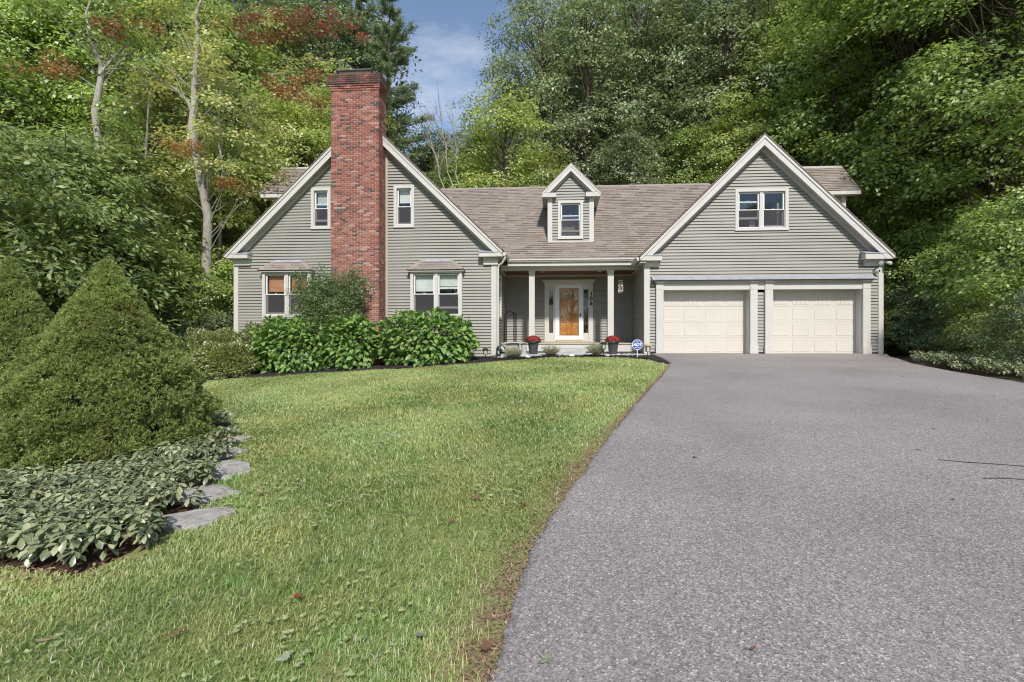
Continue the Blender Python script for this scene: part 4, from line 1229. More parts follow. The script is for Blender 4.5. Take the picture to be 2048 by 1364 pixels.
# storm door in front
stm = part('storm_door', 'blue_white', frame(MB(), -0.125, 0.925, YB - .06, YB - .02, 0.456, 2.63, 0.14, 0.16, 0.12))
MB().box(0.014, 0.786, YB - .043, YB - .038, 0.615, 2.511).build('pane', 'glass', stm)
MB().box(-0.155, -0.126, YB - .05, YB + .0, 0.40, 2.64).build('door_jamb', 'blue_white', stm)
MB().box(0.926, 0.955, YB - .05, YB + .0, 0.40, 2.64).build('door_jamb', 'blue_white', stm)
MB().box(0.84, 0.875, YB - .085, YB - .061, 1.36, 1.50).tube([(0.857, YB - .08, 1.44), (0.857, YB - .11, 1.43), (0.80, YB - .115, 1.42)], 0.009, 6).build('door_handle', 'black_metal', stm)
part('door_bell', 'brass', MB().box(1.395, 1.425, YB - .04, YB - .025, 1.38, 1.42))

# house number on the right-hand casing, one digit below the other
def text_mesh(txt, size, depth, shear=0.0, bold=0.0):
    cu = bpy.data.curves.new('t', 'FONT'); cu.body = txt; cu.size = size; cu.extrude = depth
    cu.align_x = 'CENTER'; cu.align_y = 'CENTER'; cu.shear = shear; cu.offset = bold
    ob = bpy.data.objects.new('t', cu); COL.objects.link(ob)
    bpy.context.view_layer.update()
    dg = bpy.context.evaluated_depsgraph_get()
    me = bpy.data.meshes.new_from_object(ob.evaluated_get(dg))
    bpy.data.objects.remove(ob); bpy.data.curves.remove(cu)
    return me
num = part('house_number', 'trim', MB().box(1.22, 1.33, YB - .059, YB - .0555, 1.78, 2.37))
for ch, zz in (('1', 2.27), ('0', 2.08), ('6', 1.89)):
    me = text_mesh(ch, 0.215, 0.006, 0.0, 0.008); me.materials.clear(); me.materials.append(MATS['black_metal'])
    o = bpy.data.objects.new('digit', me); o.rotation_euler = (math.pi / 2, 0, 0); o.location = (1.275, YB - .066, zz)
    link(o, num)

# ================================================================== small things round the house
def rough_block(x0, x1, y0, y1, z0, z1, seed, amp=0.012, cuts=5):
    """hewn block: subdivided box with jittered faces"""
    r = random.Random(seed); n = cuts
    m = MB(); idx = {}
    def vid(i, j, k):
        key = (i, j, k)
        if key not in idx:
            p = [x0 + (x1 - x0) * i / n, y0 + (y1 - y0) * j / n, z0 + (z1 - z0) * k / n]
            e = sum(c in (0, n) for c in key)
            sh = 0.018 if e > 1 else 0.0
            for q, (lo, hi, c) in enumerate(((x0, x1, i), (y0, y1, j), (z0, z1, k))):
                p[q] += (r.random() - .5) * 2 * amp
                if e > 1 and c in (0, n): p[q] += sh * (1 if c == 0 else -1)
            idx[key] = len(m.v); m.v.append(tuple(p))
        return idx[key]
    for a in range(n):
        for b in range(n):
            m.f += [(vid(a, b, 0), vid(a, b + 1, 0), vid(a + 1, b + 1, 0), vid(a + 1, b, 0)), (vid(a, b, n), vid(a + 1, b, n), vid(a + 1, b + 1, n), vid(a, b + 1, n)),
                    (vid(a, 0, b), vid(a + 1, 0, b), vid(a + 1, 0, b + 1), vid(a, 0, b + 1)), (vid(a, n, b), vid(a, n, b + 1), vid(a + 1, n, b + 1), vid(a + 1, n, b)),
                    (vid(0, a, b), vid(0, a, b + 1), vid(0, a + 1, b + 1), vid(0, a + 1, b)), (vid(n, a, b), vid(n, a + 1, b), vid(n, a + 1, b + 1), vid(n, a, b + 1))]
    return m

o = rough_block(-0.18, 0.95, 17.72, 18.26, -0.12, 0.165, 4, 0.012).build('granite_step', 'granite')
tag(o, 'rough granite step slab below the front door', 'step')

gs = empty('granite_bench', (-1.45, 16.95, -0.08), 'grey granite slab bench beside the porch handrail', 'bench')
rough_block(-1.86, -1.08, 16.72, 17.22, 0.36, 0.41, 5, 0.006).build('slab', 'granite', gs)
rough_block(-1.82, -1.36, 16.80, 17.12, -0.14, 0.365, 6, 0.01).build('leg', 'granite', gs)
rough_block(-1.28, -1.10, 16.78, 17.12, -0.14, 0.365, 8, 0.01).build('leg', 'granite', gs)

hr = empty('hose_reel', (-1.93, 17.0, -0.08), 'coiled dark teal garden hose beside the granite bench', 'hose')
m = MB()
for i in range(5):
    y = 16.93 + i * 0.035
    m.tube([(-1.98 + 0.15 * math.cos(t), y + .006 * t, 0.12 + 0.17 * math.sin(t)) for t in np.linspace(0, 2 * math.pi, 19)], 0.016, 6, cap=False)
m.build('hose_coil', 'hose', hr, smooth=True)
MB().tube([(-1.98, 16.90, 0.12), (-1.98, 17.12, 0.12)], 0.05, 10).box(-2.01, -1.95, 17.0, 17.03, -0.08, 0.1).build('reel_hub', 'black_metal', hr)

for (ya, yb_, xa, xb) in ((18.42, 0, -2.02, -1.66), (18.34, 0, -1.94, -1.58)):
    t = empty('handrail', ((xa + xb) / 2, ya, 0.357), 'black arched metal handrail standing on the porch edge', 'handrail', 'pair of black porch handrails')
    pts = [(xa, ya, 0.36), (xa, ya, 1.40)]
    for a in np.linspace(math.pi, 0, 9)[1:-1]:
        pts.append(((xa + xb) / 2 + (xb - xa) / 2 * math.cos(a), ya, 1.40 + 0.13 * math.sin(a)))
    pts += [(xb, ya, 1.40), (xb, ya, 0.36)]
    MB().tube(pts, 0.024, 8).build('rail', 'black_metal', t, smooth=True)
    for xx in (xa, xb): MB().lathe([(0.045, 0), (0.045, .012), (0.02, .02)], (xx, ya, 0.357), 12).build('foot_plate', 'black_metal', t)

# ---- potted red mums
def leaf_batch(P, D, N, L, Wd, fold=0.15, droop=0.0):
    """numpy leaves: diamonds with a folded midrib; returns verts, loops (2 quads per leaf)"""
    D = D / (np.linalg.norm(D, axis=1, keepdims=True) + 1e-9)
    S = np.cross(D, N); S /= (np.linalg.norm(S, axis=1, keepdims=True) + 1e-9)
    U = np.cross(S, D)
    L = np.asarray(L).reshape(-1, 1); Wd = np.asarray(Wd).reshape(-1, 1)
    b = P; t = P + D * L - U * (droop * L)
    mid = P + D * (0.5 * L) - U * (0.12 * droop * L)
    r = P + D * (0.45 * L) + S * Wd * .5 + U * (fold * Wd); l = P + D * (0.45 * L) - S * Wd * .5 + U * (fold * Wd)
    n = len(P)
    V = np.stack([b, mid, t, r, l], 1).reshape(-1, 3)
    base = (np.arange(n) * 5)[:, None]
    Q = np.concatenate([base + np.array([[0, 3, 2, 1]]), base + np.array([[0, 1, 2, 4]])], 1)
    return V, Q.ravel()

def quad_leaves(P, D, N, L, Wd, fold=0.12):
    """cheap leaves: one bent quad each"""
    D = D / (np.linalg.norm(D, axis=1, keepdims=True) + 1e-9)
    S = np.cross(D, N); S /= (np.linalg.norm(S, axis=1, keepdims=True) + 1e-9)
    U = np.cross(S, D)
    L = np.asarray(L).reshape(-1, 1); Wd = np.asarray(Wd).reshape(-1, 1)
    V = np.stack([P, P + D * .45 * L + S * Wd * .5 + U * fold * Wd, P + D * L, P + D * .45 * L - S * Wd * .5 + U * fold * Wd], 1).reshape(-1, 3)
    return V, np.arange(len(P) * 4)

def unit(rs, n):
    v = rs.standard_normal((n, 3)); return v / np.linalg.norm(v, axis=1, keepdims=True)
UP = np.array([[0, 0, 1.0]])

def add_mesh(name, me, parent=None, kind=None, loc=None):
    o = bpy.data.objects.new(name, me)
    if loc: o.location = loc
    link(o, parent)
    if kind: o['kind'] = kind
    return o

pr = np.random.default_rng(5)
def potted_mum(x, y, label):
    z0 = gz(x, y) + 0.035 if False else -0.028
    t = empty('flower_pot', (x, y, z0), label, 'flower pot', 'red chrysanthemums in dark pots before the porch posts')
    prof = [(0.125, 0), (0.13, 0.01), (0.178, 0.385), (0.19, 0.39), (0.19, 0.425), (0.172, 0.425), (0.165, 0.38), (0.0, 0.375)]
    MB().lathe(prof, (x, y, z0), 28).build('pot', 'pot', t)
    MB().lathe([(0.166, 0.36), (0.1, 0.40), (0.0, 0.41)], (x, y, z0), 16).build('soil', 'soil', t)
    n = 900
    d = unit(pr, n); d[:, 2] = np.abs(d[:, 2])
    P = np.array([x, y, z0 + 0.42]) + d * np.array([0.235, 0.235, 0.16]) * (0.55 + 0.45 * pr.random((n, 1)))
    V, Q = quad_leaves(P, d + 0.6 * unit(pr, n), UP + unit(pr, n) * .6, 0.05 + .02 * pr.random(n), 0.028)
    add_mesh('foliage', np_mesh('foliage', V, 4, Q, 'leaf_mum'), t, 'stuff')
    n = 330
    k = np.arange(n) + .5
    ph = np.arccos(1 - 0.86 * k / n); th = math.pi * (1 + 5 ** .5) * k
    d = np.stack([np.cos(th) * np.sin(ph), np.sin(th) * np.sin(ph), np.cos(ph)], 1)
    C = np.array([x, y, z0 + 0.45]) + d * np.array([0.255, 0.255, 0.19]) * (0.95 + .1 * pr.random((n, 1)))
    m_ = 9
    rep = np.repeat(C, m_, 0); nd = np.repeat(d, m_, 0)
    tang = np.cross(nd, unit(pr, n * m_)); tang /= np.linalg.norm(tang, axis=1, keepdims=True)
    V, Q = quad_leaves(rep, tang + nd * 0.45, nd, 0.030 + .006 * pr.random(n * m_), 0.016)
    add_mesh('blooms', np_mesh('blooms', V, 4, Q, 'petal_red'), t, 'stuff')
potted_mum(-0.87, 16.95, 'dark pot of red mums at the porch post nearer the bench')
potted_mum(1.80, 16.88, 'dark pot of red mums at the porch post nearer the garage')

# ---- lavender tufts
def lavender(x, y, label, seed, s=1.0):
    rs = np.random.default_rng(seed)
    z0 = gz(x, y) + .02
    t = empty('lavender', (x, y, z0), label, 'lavender', 'lavender tufts along the mulch edge')
    n = 520
    a = rs.random(n) * 2 * math.pi; tilt = 0.15 + 0.75 * rs.random(n) ** .8
    D = np.stack([np.cos(a) * np.sin(tilt), np.sin(a) * np.sin(tilt), np.cos(tilt)], 1)
    P = np.array([x, y, z0]) + np.stack([np.cos(a), np.sin(a), 0 * a], 1) * 0.05
    hgt = (0.26 + 0.20 * rs.random(n)) * s
    V, Q = quad_leaves(P, D, unit(rs, n), hgt, 0.012)
    P2 = np.repeat(P + D * hgt[:, None] * (.35 + .6 * rs.random((n, 1))), 4, 0)
    V2, Q2 = quad_leaves(P2, np.repeat(D, 4, 0) + .7 * unit(rs, n * 4), unit(rs, n * 4), 0.05 + .03 * rs.random(n * 4), 0.012)
    add_mesh('sprigs', np_mesh('sprigs', np.concatenate([V, V2]), 4, np.concatenate([Q, Q2 + len(V)]), 'leaf_lavender'), t, 'stuff')
lavender(-1.52, 16.52, 'grey green lavender tuft in front of the granite bench', 1)
lavender(-0.27, 16.52, 'grey green lavender tuft before the granite step, nearer the bench', 2, 0.95)
lavender(1.22, 16.38, 'grey green lavender tuft before the granite step, nearer the garage', 3, 1.1)

# ---- white stones
def boulder(name, x, y, z, sx, sy, sz, seed, mat, label, cat, group=None, rot=0.0, flat=0.0, sub=3):
    rs = np.random.default_rng(seed)
    import bmesh
    bm = bmesh.new(); bmesh.ops.create_icosphere(bm, subdivisions=sub, radius=1.0)
    pl = unit(rs, 12); dd = 0.58 + 0.32 * rs.random(12)
    for v in bm.verts:
        p = np.array(v.co)
        for q, d in zip(pl, dd):
            k = p @ q - d
            if k > 0: p = p - q * k * 0.85
        p = p * (1 + 0.06 * math.sin(p[0] * 7 + seed) * math.cos(p[1] * 6) + .03 * math.sin(p[1] * 13 + p[0] * 9 + seed))
        if flat and p[2] > flat: p[2] = flat + (p[2] - flat) * 0.10 + .05 * math.sin(p[0] * 5 + seed) * math.sin(p[1] * 4.3)
        v.co = p * np.array([sx, sy, sz])
    me = bpy.data.meshes.new(name); bm.to_mesh(me); bm.free()
    me.materials.append(MATS[mat]); me.shade_smooth()
    o = bpy.data.objects.new(name, me); o.location = (x, y, z); o.rotation_euler = (0, 0, rot)
    COL.objects.link(o)
    return tag(o, label, cat, group)
for x, y, s, sd, lb in ((-1.02, 16.42, .12, 1, 'rounded white stone at the lawn edge below the dark pot by the bench'), (0.42, 16.36, .11, 2, 'rounded white stone at the lawn edge between two lavender tufts'), (1.55, 16.12, .075, 3, 'small rounded white stone at the lawn edge near the blue sign')):
    boulder('white_stone', x, y, gz(x, y) + .03, s, s * .8, s * .62, sd, 'white_stone', lb, 'stone')
# white pebbles along the porch skirt and at the downspout
rs = np.random.default_rng(9)
m = MB()
for i in range(330):
    if i < 220: x, y = rs.uniform(1.0, 2.85), rs.uniform(18.13, 18.27)
    else: x, y = rs.uniform(-2.16, -1.9), rs.uniform(16.7, 17.3)
    s = rs.uniform(.012, .028); z = -0.02 if i < 220 else gz(x, y) + .05
    a = rs.random() * 6.28
    m.poly([(x + s * math.cos(a + k * 1.571), y + s * math.sin(a + k * 1.571), z + s * .25) for k in range(4)] + [(x, y, z + s * .8), (x, y, z - s * .3)],
           [(0, 1, 4), (1, 2, 4), (2, 3, 4), (3, 0, 4), (1, 0, 5), (2, 1, 5), (3, 2, 5), (0, 3, 5)])
o = m.build('white_gravel', 'white_stone'); tag(o, 'loose white gravel along the porch skirt', kind='stuff')
# mulch chips
n = 9000
x = rs.uniform(-13.5, 3.0, n); yy_ = lawn_top(x) + rs.random(n) * np.where(x < -2.2, 17.1 - lawn_top(x), 0.42)
P = np.stack([x, yy_, ground_z(x, yy_) + 0.02 + 0.06 * np.clip((0.2 - x) / 3, 0, 1) * np.clip((yy_ - lawn_top(x)) * 3, 0, 1) + rs.random(n) * .012], 1)
D = unit(rs, n); D[:, 2] *= .35
V, Q = quad_leaves(P, D, UP + unit(rs, n) * .5, 0.035 + .045 * rs.random(n), 0.014 + .016 * rs.random(n), .05)
o = add_mesh('mulch_chips', np_mesh('mulch_chips', V, 4, Q, 'mulch')); tag(o, 'dark shredded bark chips on the mulch bed', kind='stuff')

# ---- security sign on a stake
sg = empty('yard_sign', (2.46, 15.95, gz(2.46, 15.95)), 'blue octagonal security sign on a white stake by the porch corner', 'sign')
sx, sy, sz = 2.46, 15.95, 0.345
def octa(r, y0, y1): return MB().prism_y([(sx + r * math.cos(math.radians(22.5 + 45 * k)), sz + r * math.sin(math.radians(22.5 + 45 * k))) for k in range(8)], y0, y1)
octa(0.170, sy - .006, sy + .006).build('sign_plate', 'sign_white', sg)
octa(0.152, sy - .0095, sy - .0065).build('sign_face', 'sign_blue', sg)
for txt, size, dz, sh_, b in (('ADT', 0.135, 0.0, 0.2, 0.004), ('SECURED BY', 0.036, 0.098, 0.0, 0.0), ('800 ADT ASAP', 0.032, -0.098, 0.0, 0.0)):
    if txt != 'ADT': continue
    me = text_mesh(txt, size, 0.0015, sh_, b); me.materials.clear(); me.materials.append(MATS['sign_white'])
    o = bpy.data.objects.new('lettering', me); o.rotation_euler = (math.pi / 2, 0, 0); o.location = (sx, sy - .0125, sz + dz); link(o, sg)
for dz, wdt in ((0.092, 0.10), (-0.092, 0.14)):   # lines of print too small to read
    MB().box(sx - wdt / 2, sx + wdt / 2, sy - .0115, sy - .0097, sz + dz - .005, sz + dz + .005).build('print_line', 'sign_white', sg)
MB().tube([(sx, sy + .012, gz(sx, sy) - .1), (sx, sy + .012, sz + .1)], 0.014, 8).build('stake', 'sign_white', sg)

# ---- path lights
def path_light(x, y, label, h=0.36, s=1.0):
    z0 = gz(x, y)
    t = empty('path_light', (x, y, z0), label, 'path light', 'black stake path lights along the mulch edge')
    MB().tube([(x, y, z0 - .1), (x, y, z0 + h - .16 * s)], [0.008, 0.013], 8).build('stake', 'black_metal', t)
    zb = z0 + h - .16 * s
    MB().lathe([(0.015 * s, 0), (0.04 * s, .015), (0.055 * s, .12 * s), (0.05 * s, .125 * s)], (x, y, zb), 10).build('lens', 'lamp_glass', t)
    for k in range(6):
        a = k * math.pi / 3
        MB().tube([(x + .043 * s * math.cos(a), y + .043 * s * math.sin(a), zb), (x + .062 * s * math.cos(a), y + .062 * s * math.sin(a), zb + .125 * s)], 0.006, 5).build('rib', 'black_metal', t)
    MB().lathe([(0.08 * s, .122 * s), (0.08 * s, .135 * s), (0.05 * s, .155 * s), (0.0, .165 * s)], (x, y, zb), 14).build('cap', 'brass' if s > 1.45 else 'black_metal', t)
path_light(2.66, 15.25, 'black path light in front of the garage corner board', 0.46, 1.5)
path_light(1.42, 16.15, 'black path light beside the pot nearer the garage', 0.47, 1.4)
path_light(-2.45, 16.55, 'black path light below the left wing corner board', 0.40, 1.35)

# ---- wind chime of shells hanging under the porch ceiling
wc = empty('wind_chime', (2.28, 18.75, 2.10), 'shell wind chime hanging from the porch ceiling by the garage', 'wind chime')
m = MB()
for k in range(4):
    a = k * math.pi / 2 + .4
    m.tube([(2.28, 18.75, 2.95), (2.28 + .085 * math.cos(a), 18.75 + .085 * math.sin(a), 2.66)], 0.004, 4)
m.tube([(2.28, 18.75, 3.045), (2.28, 18.75, 2.95)], 0.004, 4)
m.build('strings', 'cord', wc)
MB().tube([(2.28 + .09 * math.cos(t), 18.75 + .09 * math.sin(t), 2.655 + .01 * math.sin(3 * t)) for t in np.linspace(0, 2 * math.pi, 15)], 0.017, 6, False).build('ring', 'shell', wc)
cr = random.Random(4)
for k in range(9):
    a = k * 2 * math.pi / 9; r_ = .08
    zz = 2.60
    for q in range(4):
        L = 0.055 + .035 * cr.random()
        xx, yy2 = 2.28 + r_ * math.cos(a) + .012 * (cr.random() - .5), 18.75 + r_ * math.sin(a)
        if not (q == 2 and k % 2):
            MB().tube([(xx, yy2, zz), (xx + .008, yy2, zz - L * .5), (xx - .004, yy2, zz - L)], [0.006, 0.018, 0.008], 6).build('shell', 'shell', wc)
        zz -= L + .025
    MB().tube([(2.28 + r_ * math.cos(a), 18.75 + r_ * math.sin(a), 2.65), (2.28 + r_ * math.cos(a), 18.75 + r_ * math.sin(a), zz + .03)], 0.0025, 4).build('string', 'cord', wc)

# ---- floodlights and camera at the garage corner
fl = empty('floodlight', (10.52, 17.05, 3.02), 'twin head floodlight fixed under the garage eave', 'floodlight')
MB().lathe([(0.05, -.02), (0.06, 0), (0.06, .03), (0.04, .07)], (10.52, 17.08, 3.03), 14).build('base', 'camera_white', fl)
for s_ in (-1, 1):
    MB().tube([(10.52, 17.06, 3.02), (10.52 + s_ * .07, 17.0, 3.01), (10.52 + s_ * .10, 16.97, 3.0)], 0.015, 8).build('arm', 'camera_white', fl)
    c0 = Vector((10.52 + s_ * .09, 16.99, 3.0)); dr = Vector((s_ * .55, -.75, -.3)).normalized()
    MB().tube([c0, c0 + dr * .05, c0 + dr * .12, c0 + dr * .125], [0.03, 0.045, 0.06, 0.05], 14).build('lamp_head', 'camera_white', fl, smooth=False)
    MB().tube([c0 + dr * .118, c0 + dr * .128], [0.046, 0.046], 14).build('lens', 'lamp_glass', fl)
ca = empty('security_camera', (10.36, 17.1, 2.74), 'white security camera on the garage wall under the floodlight', 'camera')
MB().tube([(10.33, 17.165, 2.72), (10.33, 17.12, 2.72), (10.34, 17.09, 2.745)], [0.045, 0.03, 0.022], 12).build('mount', 'camera_white', ca)
c0 = Vector((10.335, 17.12, 2.76)); dr = Vector((.35, -.9, -.18)).normalized()
MB().tube([c0, c0 + dr * .02, c0 + dr * .13], [0.03, 0.048, 0.052], 14).build('housing', 'camera_white', ca)
MB().tube([c0 + dr * .128, c0 + dr * .134], [0.04, 0.04], 14).build('lens', 'black_metal', ca)

# ================================================================== low planting
# ---- dwarf spruces
def spruce_mesh(seed, R, H):
    rs = np.random.default_rng(seed)
    K = 1700
    i = np.arange(K) + .5
    h = 1 - (1 - i / K) ** 0.62                      # more shoots low down where the cone is wide
    a = i * 2.39996 + rs.normal(0, .25, K)
    prof = lambda h: R * np.sin(math.pi / 2 * np.clip(1 - h, 0, 1) ** 1.25) * (0.88 + 0.12 * np.clip(h / 0.12, 0, 1))
    r = prof(h) * (0.93 + 0.09 * rs.random(K)) * (1 + 0.06 * np.sin(h * 34 + 2.2 * np.sin(a * 2)) + 0.075 * np.sin(a * 7 + 5 * np.sin(h * 9)) * np.sin(h * 17 + 1.3 * np.sin(a * 3)))
    r = np.where(rs.random(K) < .15, r * .84, r)
    C = np.stack([r * np.cos(a), r * np.sin(a), 0.08 + h * H], 1)
    out = np.stack([np.cos(a), np.sin(a), np.full(K, .38)], 1); out /= np.linalg.norm(out, axis=1, keepdims=True)
    sz = (0.080 + 0.065 * rs.random(K)) * (0.30 + 0.70 * (1 - h) ** .5)
    T = 30                                            # tufts on each shoot
    d = unit(rs, K * T); o_ = np.repeat(out, T, 0)
    d = d + o_ * 0.9; d /= np.linalg.norm(d, axis=1, keepdims=True)
    P = np.repeat(C, T, 0) + d * np.repeat(sz, T)[:, None] * np.array([1.15, 1.15, .62])
    M = 5
    P = np.repeat(P, M, 0); dd = np.repeat(d, M, 0)
    nd = dd * 0.8 + 0.75 * unit(rs, len(P)) + np.array([0, 0, .30])
    nd /= np.linalg.norm(nd, axis=1, keepdims=True)
    L = 0.030 + .018 * rs.random(len(P))
    S = np.cross(nd, unit(rs, len(P))); S /= np.linalg.norm(S, axis=1, keepdims=True)
    V = np.stack([P - S * .0075, P + S * .0075, P + nd * L[:, None]], 1).reshape(-1, 3)
    me = np_mesh('needles', V, 3, np.arange(len(V)), 'leaf_spruce')
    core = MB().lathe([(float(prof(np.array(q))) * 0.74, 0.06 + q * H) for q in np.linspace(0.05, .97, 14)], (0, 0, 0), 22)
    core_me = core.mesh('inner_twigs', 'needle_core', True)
    # bare lower twigs
    tw = MB()
    for k in range(70):
        a_ = rs.random() * 6.28; z = 0.05 + .35 * rs.random()
        tw.tube([(0, 0, z), (math.cos(a_) * R * .5, math.sin(a_) * R * .5, z + .02), (math.cos(a_) * R * .93, math.sin(a_) * R * .93, z - .04)], [.02, .012, .004], 5, False)
    return me, core_me, tw.mesh('trunk', 'twig_brown')
sp_me = spruce_mesh(1, 1.05, 2.30)
def spruce(x, y, s, rz, label, dz=0.0):
    z = gz(x, y) + .03
    t = empty('spruce', (x, y, z), label, 'spruce')
    t.rotation_euler = (0, 0, rz); t.scale = s
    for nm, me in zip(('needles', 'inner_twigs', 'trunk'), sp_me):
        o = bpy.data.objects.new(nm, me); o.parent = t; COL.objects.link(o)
    return t
spruce(-5.48, 5.72, (1.0, 1.0, 1.0), 0.4, 'big broad dwarf spruce at the edge of the lawn')
spruce(-7.75, 6.55, (0.90, 0.90, 1.12), 2.1, 'dwarf spruce behind the big spruce, away from the lawn')

# ---- edging stones
STN = [(-5.00, 6.98, .34, .18, 'small grey fieldstone half hidden past the big spruce'), (-4.40, 6.30, .44, .22, 'long thin grey fieldstone slab beside the big spruce'), (-4.00, 5.62, .38, .30, 'rounded grey fieldstone where the spruce skirt meets the lawn'),
       (-3.55, 4.92, .38, .42, 'largest flat grey fieldstone edging the pachysandra'), (-3.14, 4.18, .33, .29, 'weathered fieldstone with grass growing on it at the bed edge'), (-2.80, 3.66, .33, .22, 'end fieldstone of the row, beside the bare leaf litter'), (-4.75, 6.62, .22, .17, 'small fieldstone wedged between two slabs under the spruce')]
for i, (x, y, a_, b_, lb) in enumerate(STN):
    boulder('edging_stone', x, y, gz(x, y) + 0.012, a_, b_, 0.13, 20 + i, 'fieldstone', lb, 'stone', 'fieldstones edging the planting bed', 0.5 + 0.3 * math.sin(i * 2.1), 0.26, 4)
boulder('rock', 10.55, 15.15, gz(10.5, 15.1) + .05, .55, .28, .2, 40, 'fieldstone', 'low grey rock beside the driveway past the garage', 'rock', None, .2, .6)

def leaf_hd(P, D, N, L, Wd, fold=.14, droop=.2):
    """spoon-shaped leaves with a midrib: four stations, six quads each"""
    D = D / (np.linalg.norm(D, axis=1, keepdims=True) + 1e-9)
    S = np.cross(D, N); S /= (np.linalg.norm(S, axis=1, keepdims=True) + 1e-9)
    U = np.cross(S, D); L = L.reshape(-1, 1); Wd = Wd.reshape(-1, 1)
    vs = []
    for s, w in ((0, .06), (.38, .36), (.74, .5), (1.0, .10)):
        c0 = P + D * s * L - U * (droop * s * s * L) + U * (.05 * math.sin(s * 3.1)) * L
        vs += [c0 + S * w * Wd + U * fold * w * Wd * 2, c0, c0 - S * w * Wd + U * fold * w * Wd * 2]
    V = np.stack(vs, 1).reshape(-1, 3); n = len(P)
    q = []
    for i in range(3):
        b = i * 3; q += [b, b + 1, b + 4, b + 3, b + 1, b + 2, b + 5, b + 4]
    return V, ((np.arange(n) * 12)[:, None] + np.array(q)[None, :]).ravel()

# ---- pachysandra ground cover
def pachysandra(name, pts, label, hgt=(0.09, 0.24), ls=0.072, seed=3, hd=True):
    rs = np.random.default_rng(seed)
    n = len(pts); m_ = 8
    H = rs.uniform(hgt[0], hgt[1], n)
    C = np.stack([pts[:, 0], pts[:, 1], ground_z(pts[:, 0], pts[:, 1]) + .03 + H], 1)
    tilt = rs.normal(0, .22, (n, 2))
    nrm = np.concatenate([tilt, np.ones((n, 1))], 1); nrm /= np.linalg.norm(nrm, axis=1, keepdims=True)
    a = (np.arange(m_) * 2 * math.pi / m_)[None, :] + rs.random((n, 1)) * 6.28 + rs.normal(0, .15, (n, m_))
    flat = np.stack([np.cos(a), np.sin(a), np.zeros_like(a)], -1)
    dip = np.where(np.arange(m_) % 2 == 0, -0.12, -0.55)[None, :, None] + rs.normal(0, .15, (n, m_, 1))
    D = flat + dip * np.array([0, 0, 1.0]) - (flat * nrm[:, None, :]).sum(-1, keepdims=True) * np.array([0, 0, 1.0])
    D = D.reshape(-1, 3); D /= np.linalg.norm(D, axis=1, keepdims=True)
    P = np.repeat(C, m_, 0) + D * .008 - np.array([0, 0, 1]) * np.tile(np.where(np.arange(m_) % 2 == 0, 0, .02), n)[:, None]
    L = ls * rs.uniform(.75, 1.2, len(P))
    V, Q = (leaf_hd if hd else leaf_batch)(P, D, np.repeat(nrm, m_, 0), L, L * .48, .14, .18)
    me = np_mesh(name, V, 4, Q, 'leaf_pachysandra')
    o = add_mesh(name, me); tag(o, label, kind='stuff')
    tw = np.stack([C + np.array([-.003, 0, 0]), C + np.array([.003, 0, 0]), C - np.array([0, 0, .22])], 1).reshape(-1, 3)
    return o
rs = np.random.default_rng(21)
n = 14000
q = np.stack([rs.uniform(-9.5, -2.5, n), rs.uniform(2.2, 9.2, n)], 1)
keep = in_poly(q[:, 0], q[:, 1], BED)
SHR = [(x * 1.0, y) for x, y in BED]
c_ = np.array(BED).mean(0)
keep &= in_poly(c_[0] + (q[:, 0] - c_[0]) / 1.0, c_[1] + (q[:, 1] - c_[1]) / 1.0, BED)
for (x, y, a_, b_, lb) in STN: keep &= np.hypot(q[:, 0] - x, q[:, 1] - y) > 0.24
keep &= ~((q[:, 1] > 6.2) & (rs.random(n) > .3)) & ~((q[:, 0] < -7) & (rs.random(n) > .4))
keep &= ~((np.hypot(q[:, 0] + 5.48, q[:, 1] - 5.72) < .75))
pachysandra('pachysandra', q[keep], 'dense pachysandra ground cover around the spruces')
n = 3800
q = np.stack([rs.uniform(8.9, 15, n), rs.uniform(4, 14.6, n)], 1)
dd_ = q[:, 0] - d_right(q[:, 1])
keep = (dd_ > .10 + .05 * np.sin(q[:, 1] * 3)) & (dd_ < 1.7 + .3 * np.sin(q[:, 1] * 1.7))
pachysandra('pachysandra', q[keep], 'strip of pachysandra ground cover along the right side of the driveway', (0.12, 0.34), 0.10, 5, False)

